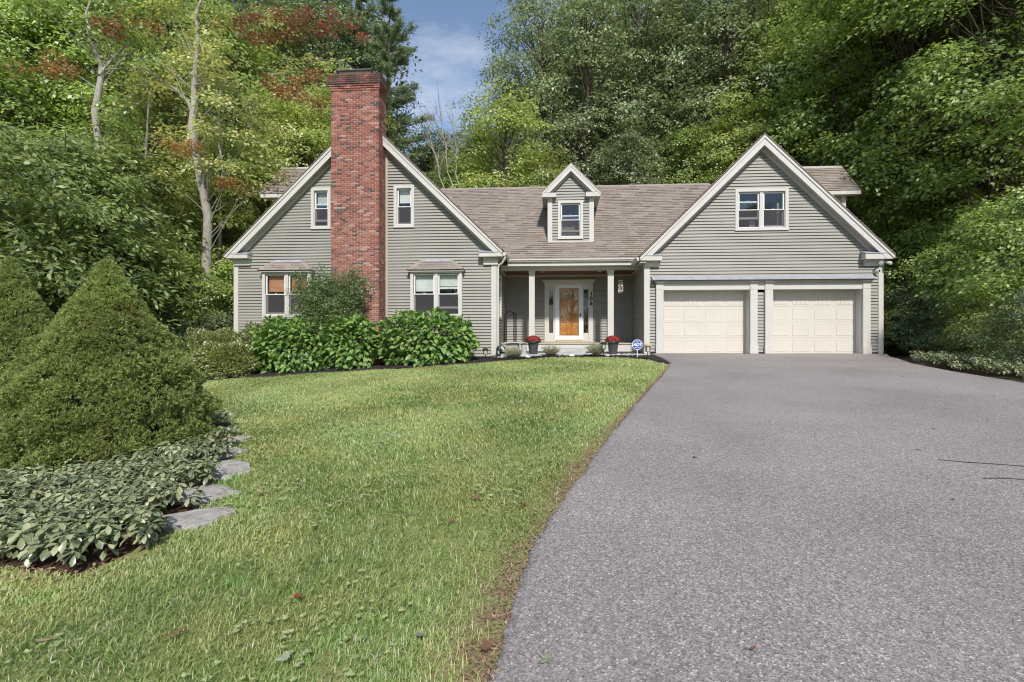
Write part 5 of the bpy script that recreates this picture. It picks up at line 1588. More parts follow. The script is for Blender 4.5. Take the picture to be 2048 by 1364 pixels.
# ---- shrubs
def blob_shrub(rs, c, half, n, L, Wd, power=2.6, shell=0.35, lump=0.12, updir=0.5):
    """leaves over a rounded box; returns batch"""
    d = unit(rs, n)
    k = 1.0 / (np.sum(np.abs(d) ** power, axis=1) ** (1 / power))
    P = d * k[:, None]
    lum = 1 + lump * np.sin(P[:, 0] * 5.3 + 1) * np.sin(P[:, 1] * 4.7) + lump * .8 * np.sin(P[:, 2] * 6 + P[:, 0] * 9)
    P = P * lum[:, None] * (1 - shell * rs.random((n, 1)) ** 1.8)
    P = P * np.array(half) + np.array(c)
    low = P[:, 2] > c[2] - half[2] * 0.99
    D = d + 0.75 * unit(rs, n) + np.array([0, 0, updir * .4])
    N = UP * updir + d * .7 + .5 * unit(rs, n)
    return P, D, N
def small_leaf_shrub(name, c, half, n, L, Wd, mat, label, cat, group, seed, power=3.0, stems=True, lump=.10):
    rs = np.random.default_rng(seed)
    zg = gz(c[0], c[1])
    t = empty(name, (c[0], c[1], zg), label, cat, group)
    P, D, N = blob_shrub(rs, (c[0], c[1], zg + half[2] * .95), half, n, L, Wd, power, .4, lump)
    V, Q = quad_leaves(P, D, N, L * rs.uniform(.7, 1.25, n), Wd)
    add_mesh('foliage', np_mesh('foliage', V, 4, Q, mat), t, 'stuff')
    m = MB()
    for k in range(14):
        a = rs.random() * 6.28; q = rs.uniform(.3, .8)
        m.tube([(c[0] + .1 * math.cos(a), c[1] + .1 * math.sin(a), zg - .05), (c[0] + q * .5 * half[0] * math.cos(a), c[1] + q * .5 * half[1] * math.sin(a), zg + half[2] * .8),
                (c[0] + q * half[0] * math.cos(a), c[1] + q * half[1] * math.sin(a), zg + half[2] * 1.6)], [.018, .012, .005], 5, False)
    m.build('stems', 'twig_brown', t)
    return t
small_leaf_shrub('boxwood_hedge', (-10.78, 15.62), (1.00, .62, .56), 15000, .085, .042, 'leaf_boxwood', 'clipped yellow green hedge shrub at the left end of the mulch bed', 'shrub', None, 31)
small_leaf_shrub('boxwood_hedge', (-10.05, 16.75), (1.15, .50, .83), 14000, .085, .042, 'leaf_boxwood', 'darker clipped shrub against the left wing corner, behind the front hedge', 'shrub', None, 32)
small_leaf_shrub('boxwood_hedge', (-12.15, 17.0), (1.35, .8, .80), 14000, .08, .038, 'leaf_boxwood', 'brownish green clipped shrub beyond the left corner of the house', 'shrub', None, 33)

# tall holly-like shrub in front of the chimney
def chimney_shrub():
    rs = np.random.default_rng(41)
    x, y = -7.66, 16.15; zg = gz(x, y)
    t = empty('tall_shrub', (x, y, zg), 'tall dark small-leaved shrub in front of the chimney', 'shrub')
    m = MB(); tips = []
    for k in range(70):
        a = rs.random() * 6.28; sp_ = rs.uniform(.1, 1.2)
        tx, ty, tz = x + sp_ * math.cos(a) * 1.08, y + sp_ * math.sin(a) * .32, zg + rs.uniform(1.5, 3.45) - .5 * max(0, sp_ - .7)
        p1 = (x + .3 * (tx - x) + rs.normal(0, .05), y + .3 * (ty - y), zg + 1.0 + .2 * rs.random())
        m.tube([(x + .12 * math.cos(a), y + .12 * math.sin(a), zg - .05), p1, (tx, ty, tz)], [.022, .014, .004], 5, False)
        for s in np.linspace(.15, 1.0, 12):
            tips.append(np.array(p1) * (1 - s) + np.array([tx, ty, tz]) * s + rs.normal(0, .13, 3) * np.array([1, .7, 1]))
    tips = np.array(tips)
    tips = tips[tips[:, 2] > zg + 1.15]
    n = len(tips) * 92
    C = np.repeat(tips, 92, 0)
    P = C + rs.normal(0, .10, (n, 3))
    P[:, 1] = np.minimum(P[:, 1], 16.44)
    V, Q = quad_leaves(P, unit(rs, n) + np.array([0, -.2, .1]), UP + .9 * unit(rs, n), .055 + .03 * rs.random(n), .028)
    m.build('stems', 'twig_brown', t)
    add_mesh('foliage', np_mesh('foliage', V, 4, Q, 'leaf_holly'), t, 'stuff')
chimney_shrub()

# ---- hydrangeas: big leaves, the outer ones as pieces of their own
def big_leaf_mesh(mat):
    # ovate leaf 1 long, pointed, folded and drooping
    m = MB(); st = [(0, 0), (.12, .20), (.35, .33), (.6, .28), (.82, .14), (1.0, 0.0)]
    for s, w in st:
        zc = 0.10 * math.sin(s * 2.4) - .18 * s * s
        m.v += [(s, w, zc + .10 * w), (s, 0, zc), (s, -w, zc + .10 * w)]
    for i in range(len(st) - 1):
        b = i * 3
        m.f += [(b, b + 1, b + 4, b + 3), (b + 1, b + 2, b + 5, b + 4)]
    return m.mesh('leaf', mat, True)
hyd_leaf = big_leaf_mesh('leaf_hydrangea')
def hydrangea(x, y, half, seed, label, n_in=3000, n_obj=110):
    rs = np.random.default_rng(seed)
    zg = gz(x, y)
    t = empty('hydrangea', (x, y, zg), label, 'hydrangea')
    c = np.array([x, y, zg + half[2] * 1.02])
    n = n_in
    P, D, N = blob_shrub(rs, c, half, n, .14, .09, 3.0, .5, .10, .7)
    k = P[:, 2] > zg + .06
    P, D, N = P[k], D[k] - np.array([0, 0, .35]), N[k]
    L = rs.uniform(.13, .22, len(P))
    V, Q = leaf_batch(P, D, N, L, L * .62, .12, .22)
    add_mesh('inner_foliage', np_mesh('inner_foliage', V, 4, Q, 'leaf_hydrangea'), t, 'stuff')
    # outer leaves, in rows of opposite pairs on the faces that are seen
    made = 0; tries = 0; pts = []
    while made < n_obj and tries < 4000:
        tries += 1
        d = unit(rs, 1)[0]
        if d[1] > .25: continue
        kk = 1.0 / (np.sum(np.abs(d) ** 3.0) ** (1 / 3.0))
        lum = 1 + .10 * math.sin(d[0] * kk * 5.3 + 1) * math.sin(d[1] * kk * 4.7) + .08 * math.sin(d[2] * kk * 6 + d[0] * kk * 9)
        p = d * kk * lum * np.array(half) * (.97 + .1 * rs.random()) + c
        if p[2] < zg + .10: continue
        if pts and np.min(np.linalg.norm(np.array(pts) - p, axis=1)) < .085: continue
        pts.append(p)
        s = rs.uniform(.16, .25)
        dirv = Vector(d * .75 + rs.normal(0, .45, 3) + np.array([0, -.1, -.25])).normalized()
        nv = Vector(np.array([0, -.35, .9]) + d * .6 + rs.normal(0, .25, 3))
        sv = nv.cross(dirv).normalized(); nv = dirv.cross(sv)
        M = Matrix((dirv, sv, nv)).transposed().to_4x4(); M.translation = Vector(p)
        o = bpy.data.objects.new('leaf', hyd_leaf)
        o.matrix_basis = M @ Matrix.Scale(s, 4)
        link(o, t); made += 1
    m = MB()
    for k in range(22):
        a = rs.random() * 6.28; q = rs.uniform(.2, .9)
        m.tube([(x + .25 * half[0] * math.cos(a), y + .2 * math.sin(a), zg - .04), (x + q * half[0] * .8 * math.cos(a), y + q * half[1] * .8 * math.sin(a), zg + half[2] * 1.5)], [.012, .006], 5, False)
    m.build('stems', 'twig_brown', t)
hydrangea(-8.78, 16.05, (1.22, .62, .86), 51, 'hydrangea bush below the bay window with bamboo shades')
hydrangea(-6.83, 16.0, (.86, .60, .84), 52, 'smaller hydrangea bush at the foot of the chimney', 2000, 85)
hydrangea(-4.28, 16.0, (1.50, .62, .82), 53, 'widest hydrangea bush below the bay window with white shades', 3600, 125)

# ---- lawn grass
def grass():
    rs = np.random.default_rng(77)
    Ps = []
    for (ya, yb, dens) in ((0.9, 3.0, 11000), (3.0, 4.6, 7000), (4.6, 7.0, 3600), (7.0, 10.5, 1800), (10.5, 16.4, 900)):
        xa, xb = max(-12.5, -1.25 * yb - .3), 3.1
        n = int((xb - xa) * (yb - ya) * dens)
        x = rs.uniform(xa, xb, n); y = rs.uniform(ya, yb, n)
        k = (x < d_left(y) - .015) & (y < lawn_top(x) - .02) & (x > -1.22 * y - .4)
        k &= ~in_poly(x, y, BED)
        k &= rs.random(n) > 0.93 * bare_at(x, y) ** .7
        # thinner and thicker tufts
        tu = 0.5 + 0.5 * np.sin(x * 9.1 + 2 * np.sin(y * 5.3)) * np.sin(y * 8.3 + 2 * np.sin(x * 4.7))
        k &= rs.random(n) < 0.55 + 0.45 * tu
        Ps.append(np.stack([x[k], y[k]], 1))
    P2 = np.concatenate(Ps); n = len(P2)
    x, y = P2[:, 0], P2[:, 1]
    z = ground_z(x, y) + 0.008 * np.sin(x * 3.1 + y * 1.3) + 0.006 * np.sin(x * 1.1 - y * 4.3)
    dist = np.hypot(x, y)
    H = rs.uniform(.022, .050, n) * (0.75 + 0.5 * (0.5 + 0.5 * np.sin(x * 2.3 + 1.2 * np.sin(y * 1.9)) * np.sin(y * 2.7)))
    # blades lie over in slowly turning directions
    fa = 2.2 * np.sin(x * .9 + .6 * np.sin(y * 1.3)) + 1.7 * np.sin(y * .8 + x * .35) + rs.normal(0, 1.5, n)
    lean = rs.uniform(.5, 1.5, n)
    dx, dy = np.cos(fa), np.sin(fa)
    w = (.0015 + .0010 * rs.random(n)) * np.clip(dist / 3.0, 1, 3.4)
    p0 = np.stack([x, y, z], 1)
    sd = np.stack([-dy, dx, 0 * dx], 1) * w[:, None]
    f = np.stack([dx, dy, 0 * dx], 1)
    p1 = p0 + f * (H * .35 * lean)[:, None] + UP * (H * .62)[:, None]
    p2 = p0 + f * (H * 1.0 * lean)[:, None] + UP * (H * (1.0 - .18 * lean))[:, None]
    V = np.stack([p0 - sd, p0 + sd, p1 + sd * .8, p1 - sd * .8, p2], 1).reshape(-1, 3)
    b = (np.arange(n) * 5)[:, None]
    loops = np.concatenate([b + np.array([[0, 1, 2, 3]]), b + np.array([[3, 2, 4]])], 1).ravel()
    fn = np.tile(np.array([4, 3]), n)
    me = np_mesh('grass', V, fn, loops, 'grass_blade')
    o = add_mesh('grass', me); tag(o, 'short mown grass of the front lawn', kind='stuff')
    print('grass blades', n)
    # broad-leaved weeds and clover in patches
    n = 6500
    x = rs.uniform(-6.5, .6, n); y = rs.uniform(1.2, 7.5, n)
    pat = np.sin(x * 2.1 + .7) * np.sin(y * 2.6 + x) + .6 * np.sin(x * 5.3 - y * 2.2)
    k = (pat > .25) & (x < d_left(y) - .3) & ~in_poly(x, y, BED) & (x > -1.2 * y - .3)
    x, y = x[k], y[k]; n = len(x); m_ = 4
    a = rs.random((n, 1)) * 6.28 + np.arange(m_)[None, :] * 1.6
    D = np.stack([np.cos(a), np.sin(a), .25 + .3 * rs.random((n, m_))], -1).reshape(-1, 3)
    P = np.repeat(np.stack([x, y, ground_z(x, y) + .028 + .015 * rs.random(n)], 1), m_, 0)
    L = np.repeat(rs.uniform(.010, .026, n), m_) * rs.uniform(.7, 1.2, n * m_)
    V, Q = leaf_batch(P, D, np.repeat(UP, n * m_, 0) + .3 * unit(rs, n * m_), L, L * .8, .05, .1)
    o = add_mesh('lawn_weeds', np_mesh('lawn_weeds', V, 4, Q, 'leaf_weed')); tag(o, 'patches of broad leaved weeds in the lawn', kind='stuff')
    # leaf litter by the bed edge
    n = 2600
    x = rs.uniform(-6.0, -2.4, n); y = rs.uniform(2.2, 4.2, n)
    k = ~in_poly(x, y, [(c_[0] + (p[0] - c_[0]) * .97, c_[1] + (p[1] - c_[1]) * .97) for p in BED]) & in_poly(x, y, [(c_[0] + (p[0] - c_[0]) * 1.06, c_[1] + (p[1] - c_[1]) * 1.06) for p in BED])
    x, y = x[k], y[k]; n = len(x)
    V, Q = leaf_batch(np.stack([x, y, ground_z(x, y) + .02], 1), unit(rs, n) * np.array([1, 1, .3]), np.repeat(UP, n, 0) + .5 * unit(rs, n), rs.uniform(.02, .06, n), .02, .2, .2)
    o = add_mesh('leaf_litter', np_mesh('leaf_litter', V, 4, Q, 'leaf_fallen_tan')); tag(o, 'dry leaf litter along the planting bed edge', kind='stuff')
grass()
def edge_litter():
    rs = np.random.default_rng(14)
    for nm, mat, n, ln in (('edge_litter', 'leaf_fallen_tan', 2600, .03), ('edge_debris', 'leaf_fallen_brown', 1800, .022)):
        y = 1.2 + 11 * rs.random(n) ** 1.6; w = np.abs(rs.normal(0, .16, n)) * np.clip((10 - y) / 6, .25, 1)
        x = d_left(y) - w + .01
        P = np.stack([x, y, ground_z(x, y) + .012 + .012 * rs.random(n) + .018 * (w < .02)], 1)
        V, Q = quad_leaves(P, unit(rs, n) * np.array([1, 1, .35]), UP + .5 * unit(rs, n), ln * rs.uniform(.4, 1.3, n), .006 + .008 * rs.random(n))
        o = add_mesh(nm, np_mesh(nm, V, 4, Q, mat)); tag(o, 'dry plant litter along the crumbling asphalt edge' if ln > .025 else 'dark crumbs and husks along the crumbling asphalt edge', kind='stuff')
edge_litter()

# ---- fallen leaves one can pick out
def maple_leaf(seed):
    r = random.Random(seed)
    ang = [-90, -60, -35, -15, 10, 30, 50, 70, 90, 110, 130, 150, 170, 195, 215, 240]
    rad = [.25, .40, .30, .62, .42, .72, .45, .60, 1.0, .60, .45, .72, .42, .62, .30, .40]
    m = MB(); m.v.append((0, 0, .02))
    for a, q in zip(ang, rad):
        q *= .9 + .2 * r.random(); a = math.radians(a)
        x, y = q * math.cos(a), q * math.sin(a)
        m.v.append((x, y, .30 * x * x * (1 if seed % 2 else -.4) + .22 * y * y + .05 * r.random()))
    n = len(ang)
    m.f = [(0, 1 + i, 1 + (i + 1) % n) for i in range(n)]
    return m
def oval_leaf(seed):
    m = MB()
    st = [(-.9, 0), (-.5, .28), (0, .38), (.5, .26), (1, 0)]
    for s, w in st: m.v += [(s, w, .25 * s * s + .2 * w), (s, 0, .25 * s * s), (s, -w, .25 * s * s + .25 * w)]
    for i in range(4):
        b = i * 3; m.f += [(b, b + 1, b + 4, b + 3), (b + 1, b + 2, b + 5, b + 4)]
    return m
FL = {}
for mat in ('leaf_fallen_red', 'leaf_fallen_tan', 'leaf_fallen_brown', 'leaf_fallen_green'):
    FL[mat, 0] = maple_leaf(1).mesh('fallen_leaf', mat); FL[mat, 1] = oval_leaf(2).mesh('fallen_leaf', mat)
def fallen(x, y, s, mat, shape, label, group, rz, on_drive=False):
    z = gz(x, y) + (0.036 if on_drive else 0.045)
    if on_drive: z += 0.012 * math.sin(x * .9 + y * .35)
    o = bpy.data.objects.new('fallen_leaf', FL[mat, shape]); o.location = (x, y, z); o.scale = (s, s, s)
    o.rotation_euler = (random.Random(x).uniform(-.25, .25), random.Random(y).uniform(-.25, .25), rz)
    COL.objects.link(o); tag(o, label, 'leaf', group)
G1 = 'fallen leaves on the lawn'; G2 = 'fallen leaves on the driveway'
fallen(-1.36, 2.52, .045, 'leaf_fallen_red', 0, 'fallen red orange maple leaf lying alone on the lawn', G1, .6)
fallen(-0.64, 3.88, .05, 'leaf_fallen_brown', 0, 'fallen rust brown maple leaf on the lawn near the driveway', G1, 2.0)
fallen(-0.27, 3.72, .05, 'leaf_fallen_brown', 1, 'curled rust brown oval leaf on the grass near the driveway', G1, 1.0)
fallen(-2.42, 2.19, .045, 'leaf_fallen_tan', 1, 'curled tan leaf in the clover at the corner of the lawn', G1, .4)
fallen(-1.80, 2.23, .055, 'leaf_fallen_brown', 1, 'long dry brown leaf lying in the grass', G1, 1.2)
fallen(-2.60, 4.18, .045, 'leaf_fallen_tan', 1, 'dry tan leaf on the lawn beside the edging stones', G1, 2.5)
fallen(-0.31, 2.12, .05, 'leaf_fallen_brown', 0, 'crumpled brown leaf at the crumbling edge of the asphalt', G1, .2)
fallen(-0.62, 2.20, .05, 'leaf_fallen_green', 1, 'pale green leaf in the bare patch by the driveway', G1, 1.9)
fallen(-1.16, 2.06, .05, 'leaf_fallen_green', 0, 'pale grey green fallen leaf among broad clover', G1, 1.9)
fallen(-0.75, 3.45, .035, 'leaf_fallen_brown', 1, 'small curled brown leaf in the grass', G1, .9)
fallen(-5.35, 4.0, .055, 'leaf_fallen_red', 0, 'red leaf caught on top of the pachysandra', G1, .3)
bpy.data.objects[-1 if False else [o.name for o in bpy.data.objects if o.get('label') == 'red leaf caught on top of the pachysandra'][0]].location.z += .22
fallen(-0.045, 2.06, .05, 'leaf_fallen_green', 0, 'pale green maple leaf lying on the asphalt near the lawn', G2, 2.3, True)
fallen(0.80, 2.13, .022, 'leaf_fallen_brown', 1, 'small brown nut husk like leaf on the near asphalt', G2, .7, True)
rl = random.Random(8)
spots = [(3.9, 9.6), (4.6, 8.1), (5.9, 9.0), (6.6, 10.4), (6.9, 11.3), (7.3, 11.2), (7.0, 8.6), (5.4, 7.4), (2.7, 6.6), (3.6, 5.3), (2.2, 5.6), (6.2, 7.1), (3.4, 11.6), (5.2, 12.4), (7.7, 9.0), (2.9, 3.9), (1.3, 4.9), (4.4, 6.2)]
for (x, y) in spots:
    fallen(x, y, rl.uniform(.022, .048), rl.choice(['leaf_fallen_brown', 'leaf_fallen_tan', 'leaf_fallen_brown']), rl.choice([0, 1]), 'small dry leaf scattered on the asphalt', G2, rl.random() * 6.28, True)
# cracks and twigs on the drive
for (p, lb) in (([(3.55, 4.95), (3.72, 4.88), (3.95, 4.83), (4.25, 4.74), (4.6, 4.72)], 'thin dark twig lying across the asphalt near the pachysandra side'), ([(3.52, 4.42), (3.66, 4.43), (3.9, 4.40), (4.2, 4.42)], 'short dark twig lying on the asphalt')):
    m = MB().tube([(x, y, gz(x, y) + .036 + .012 * math.sin(x * .9 + y * .35)) for x, y in p], [.003, .004, .0035, .003, .002][:len(p)], 5)
    o = m.build('twig', 'bark_dark'); tag(o, lb, 'twig')

# ================================================================== the woods
def crown_points(rs, K, H, base, R, shape, cx=0.0, cy=0.0, trunk=None):
    """centres of the leaf clumps: (K,3), biased to the outside of the crown envelope"""
    h = rs.random(K) ** (0.9)
    if shape == 'round': prof = np.sqrt(np.clip(1 - (2 * h - .85) ** 2 / 1.35, .05, 1))
    elif shape == 'oval': prof = np.sin(np.clip(h * .93 + .07, 0, 1) * math.pi) ** .6
    elif shape == 'column': prof = np.clip(1.05 - h, .12, 1) ** .45
    else: prof = np.clip(1.0 - h, .06, 1) ** .8          # cone
    a = np.arange(K) * 2.39996 + rs.normal(0, .35, K)
    q = np.sqrt(rs.uniform(.18, 1.0, K))
    r = R * prof * q
    z = base + h * (H - base)
    tx = np.interp(z, trunk[:, 2], trunk[:, 0]); ty = np.interp(z, trunk[:, 2], trunk[:, 1])
    return np.stack([tx + r * np.cos(a), ty + r * np.sin(a), z], 1)

def sprays(rs, C, rc, ns, m_, rs_, L, Wd, flat=.45, droop=.35, axis=None):
    """leaf sprays round clump centres -> verts, loops"""
    K = len(C)
    c = np.repeat(C, ns, 0)
    rr = np.repeat(rc, ns) if np.ndim(rc) else rc
    off = unit(rs, K * ns) * (rs.random((K * ns, 1)) ** .45) * (rr[:, None] if np.ndim(rr) else rr)
    off[:, 2] *= flat
    sp_c = c + off
    ctr = axis if axis is not None else np.array([[0, 0]])
    out = sp_c[:, :2] - ctr; out = out / (np.linalg.norm(out, axis=1, keepdims=True) + 1e-6)
    nrm = np.concatenate([out * .45, np.ones((K * ns, 1))], 1) + rs.normal(0, .30, (K * ns, 3))
    nrm /= np.linalg.norm(nrm, axis=1, keepdims=True)
    n = K * ns * m_
    P0 = np.repeat(sp_c, m_, 0); N0 = np.repeat(nrm, m_, 0)
    T = np.cross(N0, unit(rs, n)); T /= np.linalg.norm(T, axis=1, keepdims=True)
    rad = rs_ * np.sqrt(rs.random((n, 1)))
    P = P0 + T * rad - UP * (rad ** 2) * droop / rs_ + N0 * rs.normal(0, .05, (n, 1))
    D = T + .5 * unit(rs, n) - UP * .35
    N = N0 + .55 * unit(rs, n)
    Ln = L * rs.uniform(.65, 1.25, n)
    return quad_leaves(P, D, N, Ln, Ln * Wd)

def limbs(m, rs, trunk, tr, C, frac=.5, rad=.05, sides=5, sag=.0):
    """branch from the trunk to each clump"""
    for c in C:
        zt = c[2]; hd = math.hypot(c[0], c[1])
        z0 = max(trunk[0, 2] + .4, zt - (.35 + frac * rs.random()) * (.5 + np.hypot(c[0] - np.interp(zt, trunk[:, 2], trunk[:, 0]), c[1] - np.interp(zt, trunk[:, 2], trunk[:, 1]))))
        z0 = min(z0, trunk[-1, 2] * .98)
        b = np.array([np.interp(z0, trunk[:, 2], trunk[:, 0]), np.interp(z0, trunk[:, 2], trunk[:, 1]), z0])
        mid = b * .45 + c * .55 + np.array([rs.normal(0, .12), rs.normal(0, .12), .12 - sag])
        r0 = max(.012, min(rad, .6 * float(np.interp(z0, trunk[:, 2], tr))))
        m.tube([b, mid, c], [r0, r0 * .6, .010], sides, False)

def make_tree(name, seed, H, base, R, shape, K=70, ns=9, m_=26, L=.17, Wd=.62, rc=1.0, spr=.55, bark='bark_dark', leaf='leaf_maple', wob_=.25, r0=.22, flat=.45, trunk=None, tr=None, droop=.35, C=None, extra=None):
    rs = np.random.default_rng(seed)
    if trunk is None:
        zz = np.linspace(-.4, H * .97, 9)
        trunk = np.stack([np.cumsum(rs.normal(0, wob_, 9)) * .35, np.cumsum(rs.normal(0, wob_, 9)) * .35, zz], 1)
        trunk[:2, :2] = 0
        tr = r0 * (1 - np.linspace(0, 1, 9)) ** .75 + .015
    m = MB(); m.tube(trunk, list(tr), 9, False)
    if extra:
        for pts, rad in extra: m.tube(pts, rad, 7, False)
    if C is None: C = crown_points(rs, K, H, base, R, shape, trunk=trunk)
    limbs(m, rs, trunk, tr, C, 1.1, r0 * .2)
    ax = np.stack([np.interp(C[:, 2], trunk[:, 2], trunk[:, 0]), np.interp(C[:, 2], trunk[:, 2], trunk[:, 1])], 1)
    ax = np.repeat(ax, ns, 0)
    V, Q = sprays(rs, C, rc * rs.uniform(.7, 1.25, len(C)), ns, m_, spr, L, Wd, flat, droop, ax)
    return m.mesh('trunk', bark, True), np_mesh('crown', V, 4, Q, leaf)

def make_pine(seed, H, base, R, leaf='leaf_pine', K=120):
    """white pine: whorled level boughs with needle tufts"""
    rs = np.random.default_rng(seed)
    zz = np.linspace(-.4, H, 9)
    trunk = np.stack([np.cumsum(rs.normal(0, .1, 9)) * .3, np.cumsum(rs.normal(0, .1, 9)) * .3, zz], 1); tr = .26 * (1 - np.linspace(0, 1, 9)) ** .8 + .015
    m = MB(); m.tube(trunk, list(tr), 8, False)
    Ps, Ds = [], []
    tiers = 17
    for t in range(tiers):
        h = (t + rs.random() * .5) / tiers; z = base + h * (H - base)
        rr = R * (1 - h) ** .75 * (.75 + .5 * rs.random()) + .35
        nb = 5 + rs.integers(0, 3)
        for k in range(nb):
            a = k * 6.28 / nb + rs.random() * .8 + t
            ln = rr * rs.uniform(.6, 1.1)
            b = np.array([np.interp(z, zz, trunk[:, 0]), np.interp(z, zz, trunk[:, 1]), z])
            tip = b + np.array([math.cos(a) * ln, math.sin(a) * ln, .10 * ln + .35 * h * ln + rs.normal(0, .15)])
            mid = b * .5 + tip * .5 + np.array([0, 0, -.06 * ln])
            m.tube([b, mid, tip], [.05 * (1 - h) + .012, .025, .008], 5, False)
            q = rs.uniform(.25, 1.0, int(10 + ln * 12))
            c = (1 - q)[:, None] ** 2 * b + 2 * (q * (1 - q))[:, None] * mid + (q ** 2)[:, None] * tip
            side = np.array([-math.sin(a), math.cos(a), 0])
            c = c + side * rs.normal(0, .22, (len(q), 1)) * ln * .35 * q[:, None] + UP * rs.uniform(0, .18, (len(q), 1))
            Ps.append(c); Ds.append(np.repeat([[math.cos(a), math.sin(a), .5]], len(q), 0))
    C = np.concatenate(Ps); D0 = np.concatenate(Ds)
    m_ = 26
    n = len(C) * m_
    P = np.repeat(C, m_, 0) + rs.normal(0, .10, (n, 3)) * np.array([1, 1, .6])
    D = np.repeat(D0, m_, 0) * .7 + unit(rs, n) + UP * .25
    V, Q = quad_leaves(P, D, unit(rs, n), rs.uniform(.16, .28, n), .032, .0)
    return m.mesh('trunk', 'bark_dark', True), np_mesh('crown', V, 4, Q, leaf)

TREE = {}
TREE['maple_a'] = make_tree('t', 101, 17, 2.2, 4.3, 'oval', 105, 10, 24, .17, .66, 1.05, .55)
TREE['maple_b'] = make_tree('t', 102, 14, 1.4, 3.8, 'column', 95, 10, 24, .16, .66, 1.0, .52, leaf='leaf_bright')
TREE['oak_a'] = make_tree('t', 103, 24, 6.0, 5.4, 'round', 125, 11, 24, .20, .45, 1.25, .60, leaf='leaf_oak', r0=.30, flat=.7)
TREE['oak_b'] = make_tree('t', 104, 21, 4.0, 4.8, 'oval', 115, 11, 24, .19, .48, 1.15, .58, leaf='leaf_oak', r0=.27, flat=.65)
TREE['dark_a'] = make_tree('t', 105, 18, 1.2, 4.6, 'column', 105, 10, 22, .20, .6, 1.2, .6, leaf='leaf_dark', r0=.2)
TREE['under_a'] = make_tree('t', 106, 6.0, .5, 2.5, 'oval', 62, 9, 22, .15, .58, .75, .45, leaf='leaf_maple', r0=.07, wob_=.2)
TREE['under_b'] = make_tree('t', 107, 4.2, .2, 2.3, 'round', 56, 9, 22, .14, .5, .7, .42, leaf='leaf_dark', r0=.05, wob_=.2)
TREE['bigleaf'] = make_tree('t', 108, 7.5, .8, 2.7, 'oval', 66, 8, 18, .22, .40, .8, .5, leaf='leaf_chestnut', r0=.075, wob_=.3, droop=.6)
TREE['layer_a'] = make_tree('t', 109, 19, 3.0, 5.6, 'oval', 125, 11, 27, .17, .7, 1.3, .62, leaf='leaf_maple', r0=.24, flat=.25, bark='bark_dark')
TREE['pine_a'] = make_pine(110, 26, 4.0, 4.6)

def tree(kind, name, x, y, s, rz, label, cat, group, mat=None, sz=None):
    t = empty(name, (x, y, gz(x, y)), label, cat, group)
    t.rotation_euler = (0, 0, rz); t.scale = (s, s, s * (sz or 1))
    for nm, me in zip(('trunk', 'crown'), TREE[kind]):
        o = bpy.data.objects.new(nm, me); o.parent = t; COL.objects.link(o)
        if nm == 'crown' and mat:
            o.material_slots[0].link = 'OBJECT'; o.material_slots[0].material = MATS[mat]
    return t
GW_ = 'trees of the woods round the house'
LB = dict(
    oak='tall grey green oak rising in the woods behind the house roof',
    maple='leafy mid green maple standing in the woods behind the house',
    bright='bright yellow green maple standing in the woods close behind the house',
    turning='maple with leaves turning pale orange in the woods',
    dark='dense dark green tree filling the back of the woods',
    layer='maple with flat layered boughs in the woods on the garage side',
    pine='tall white pine with level boughs behind the chimney')
NM = dict(oak='oak_tree', maple='maple_tree', bright='maple_tree', turning='maple_tree', dark='forest_tree', layer='maple_tree', pine='pine_tree')
def px2x(px, y):
    u_ = (px - 1048.07) / 1000.0; return y * (u_ - 0.06993) / (1 + u_ * 0.06993)
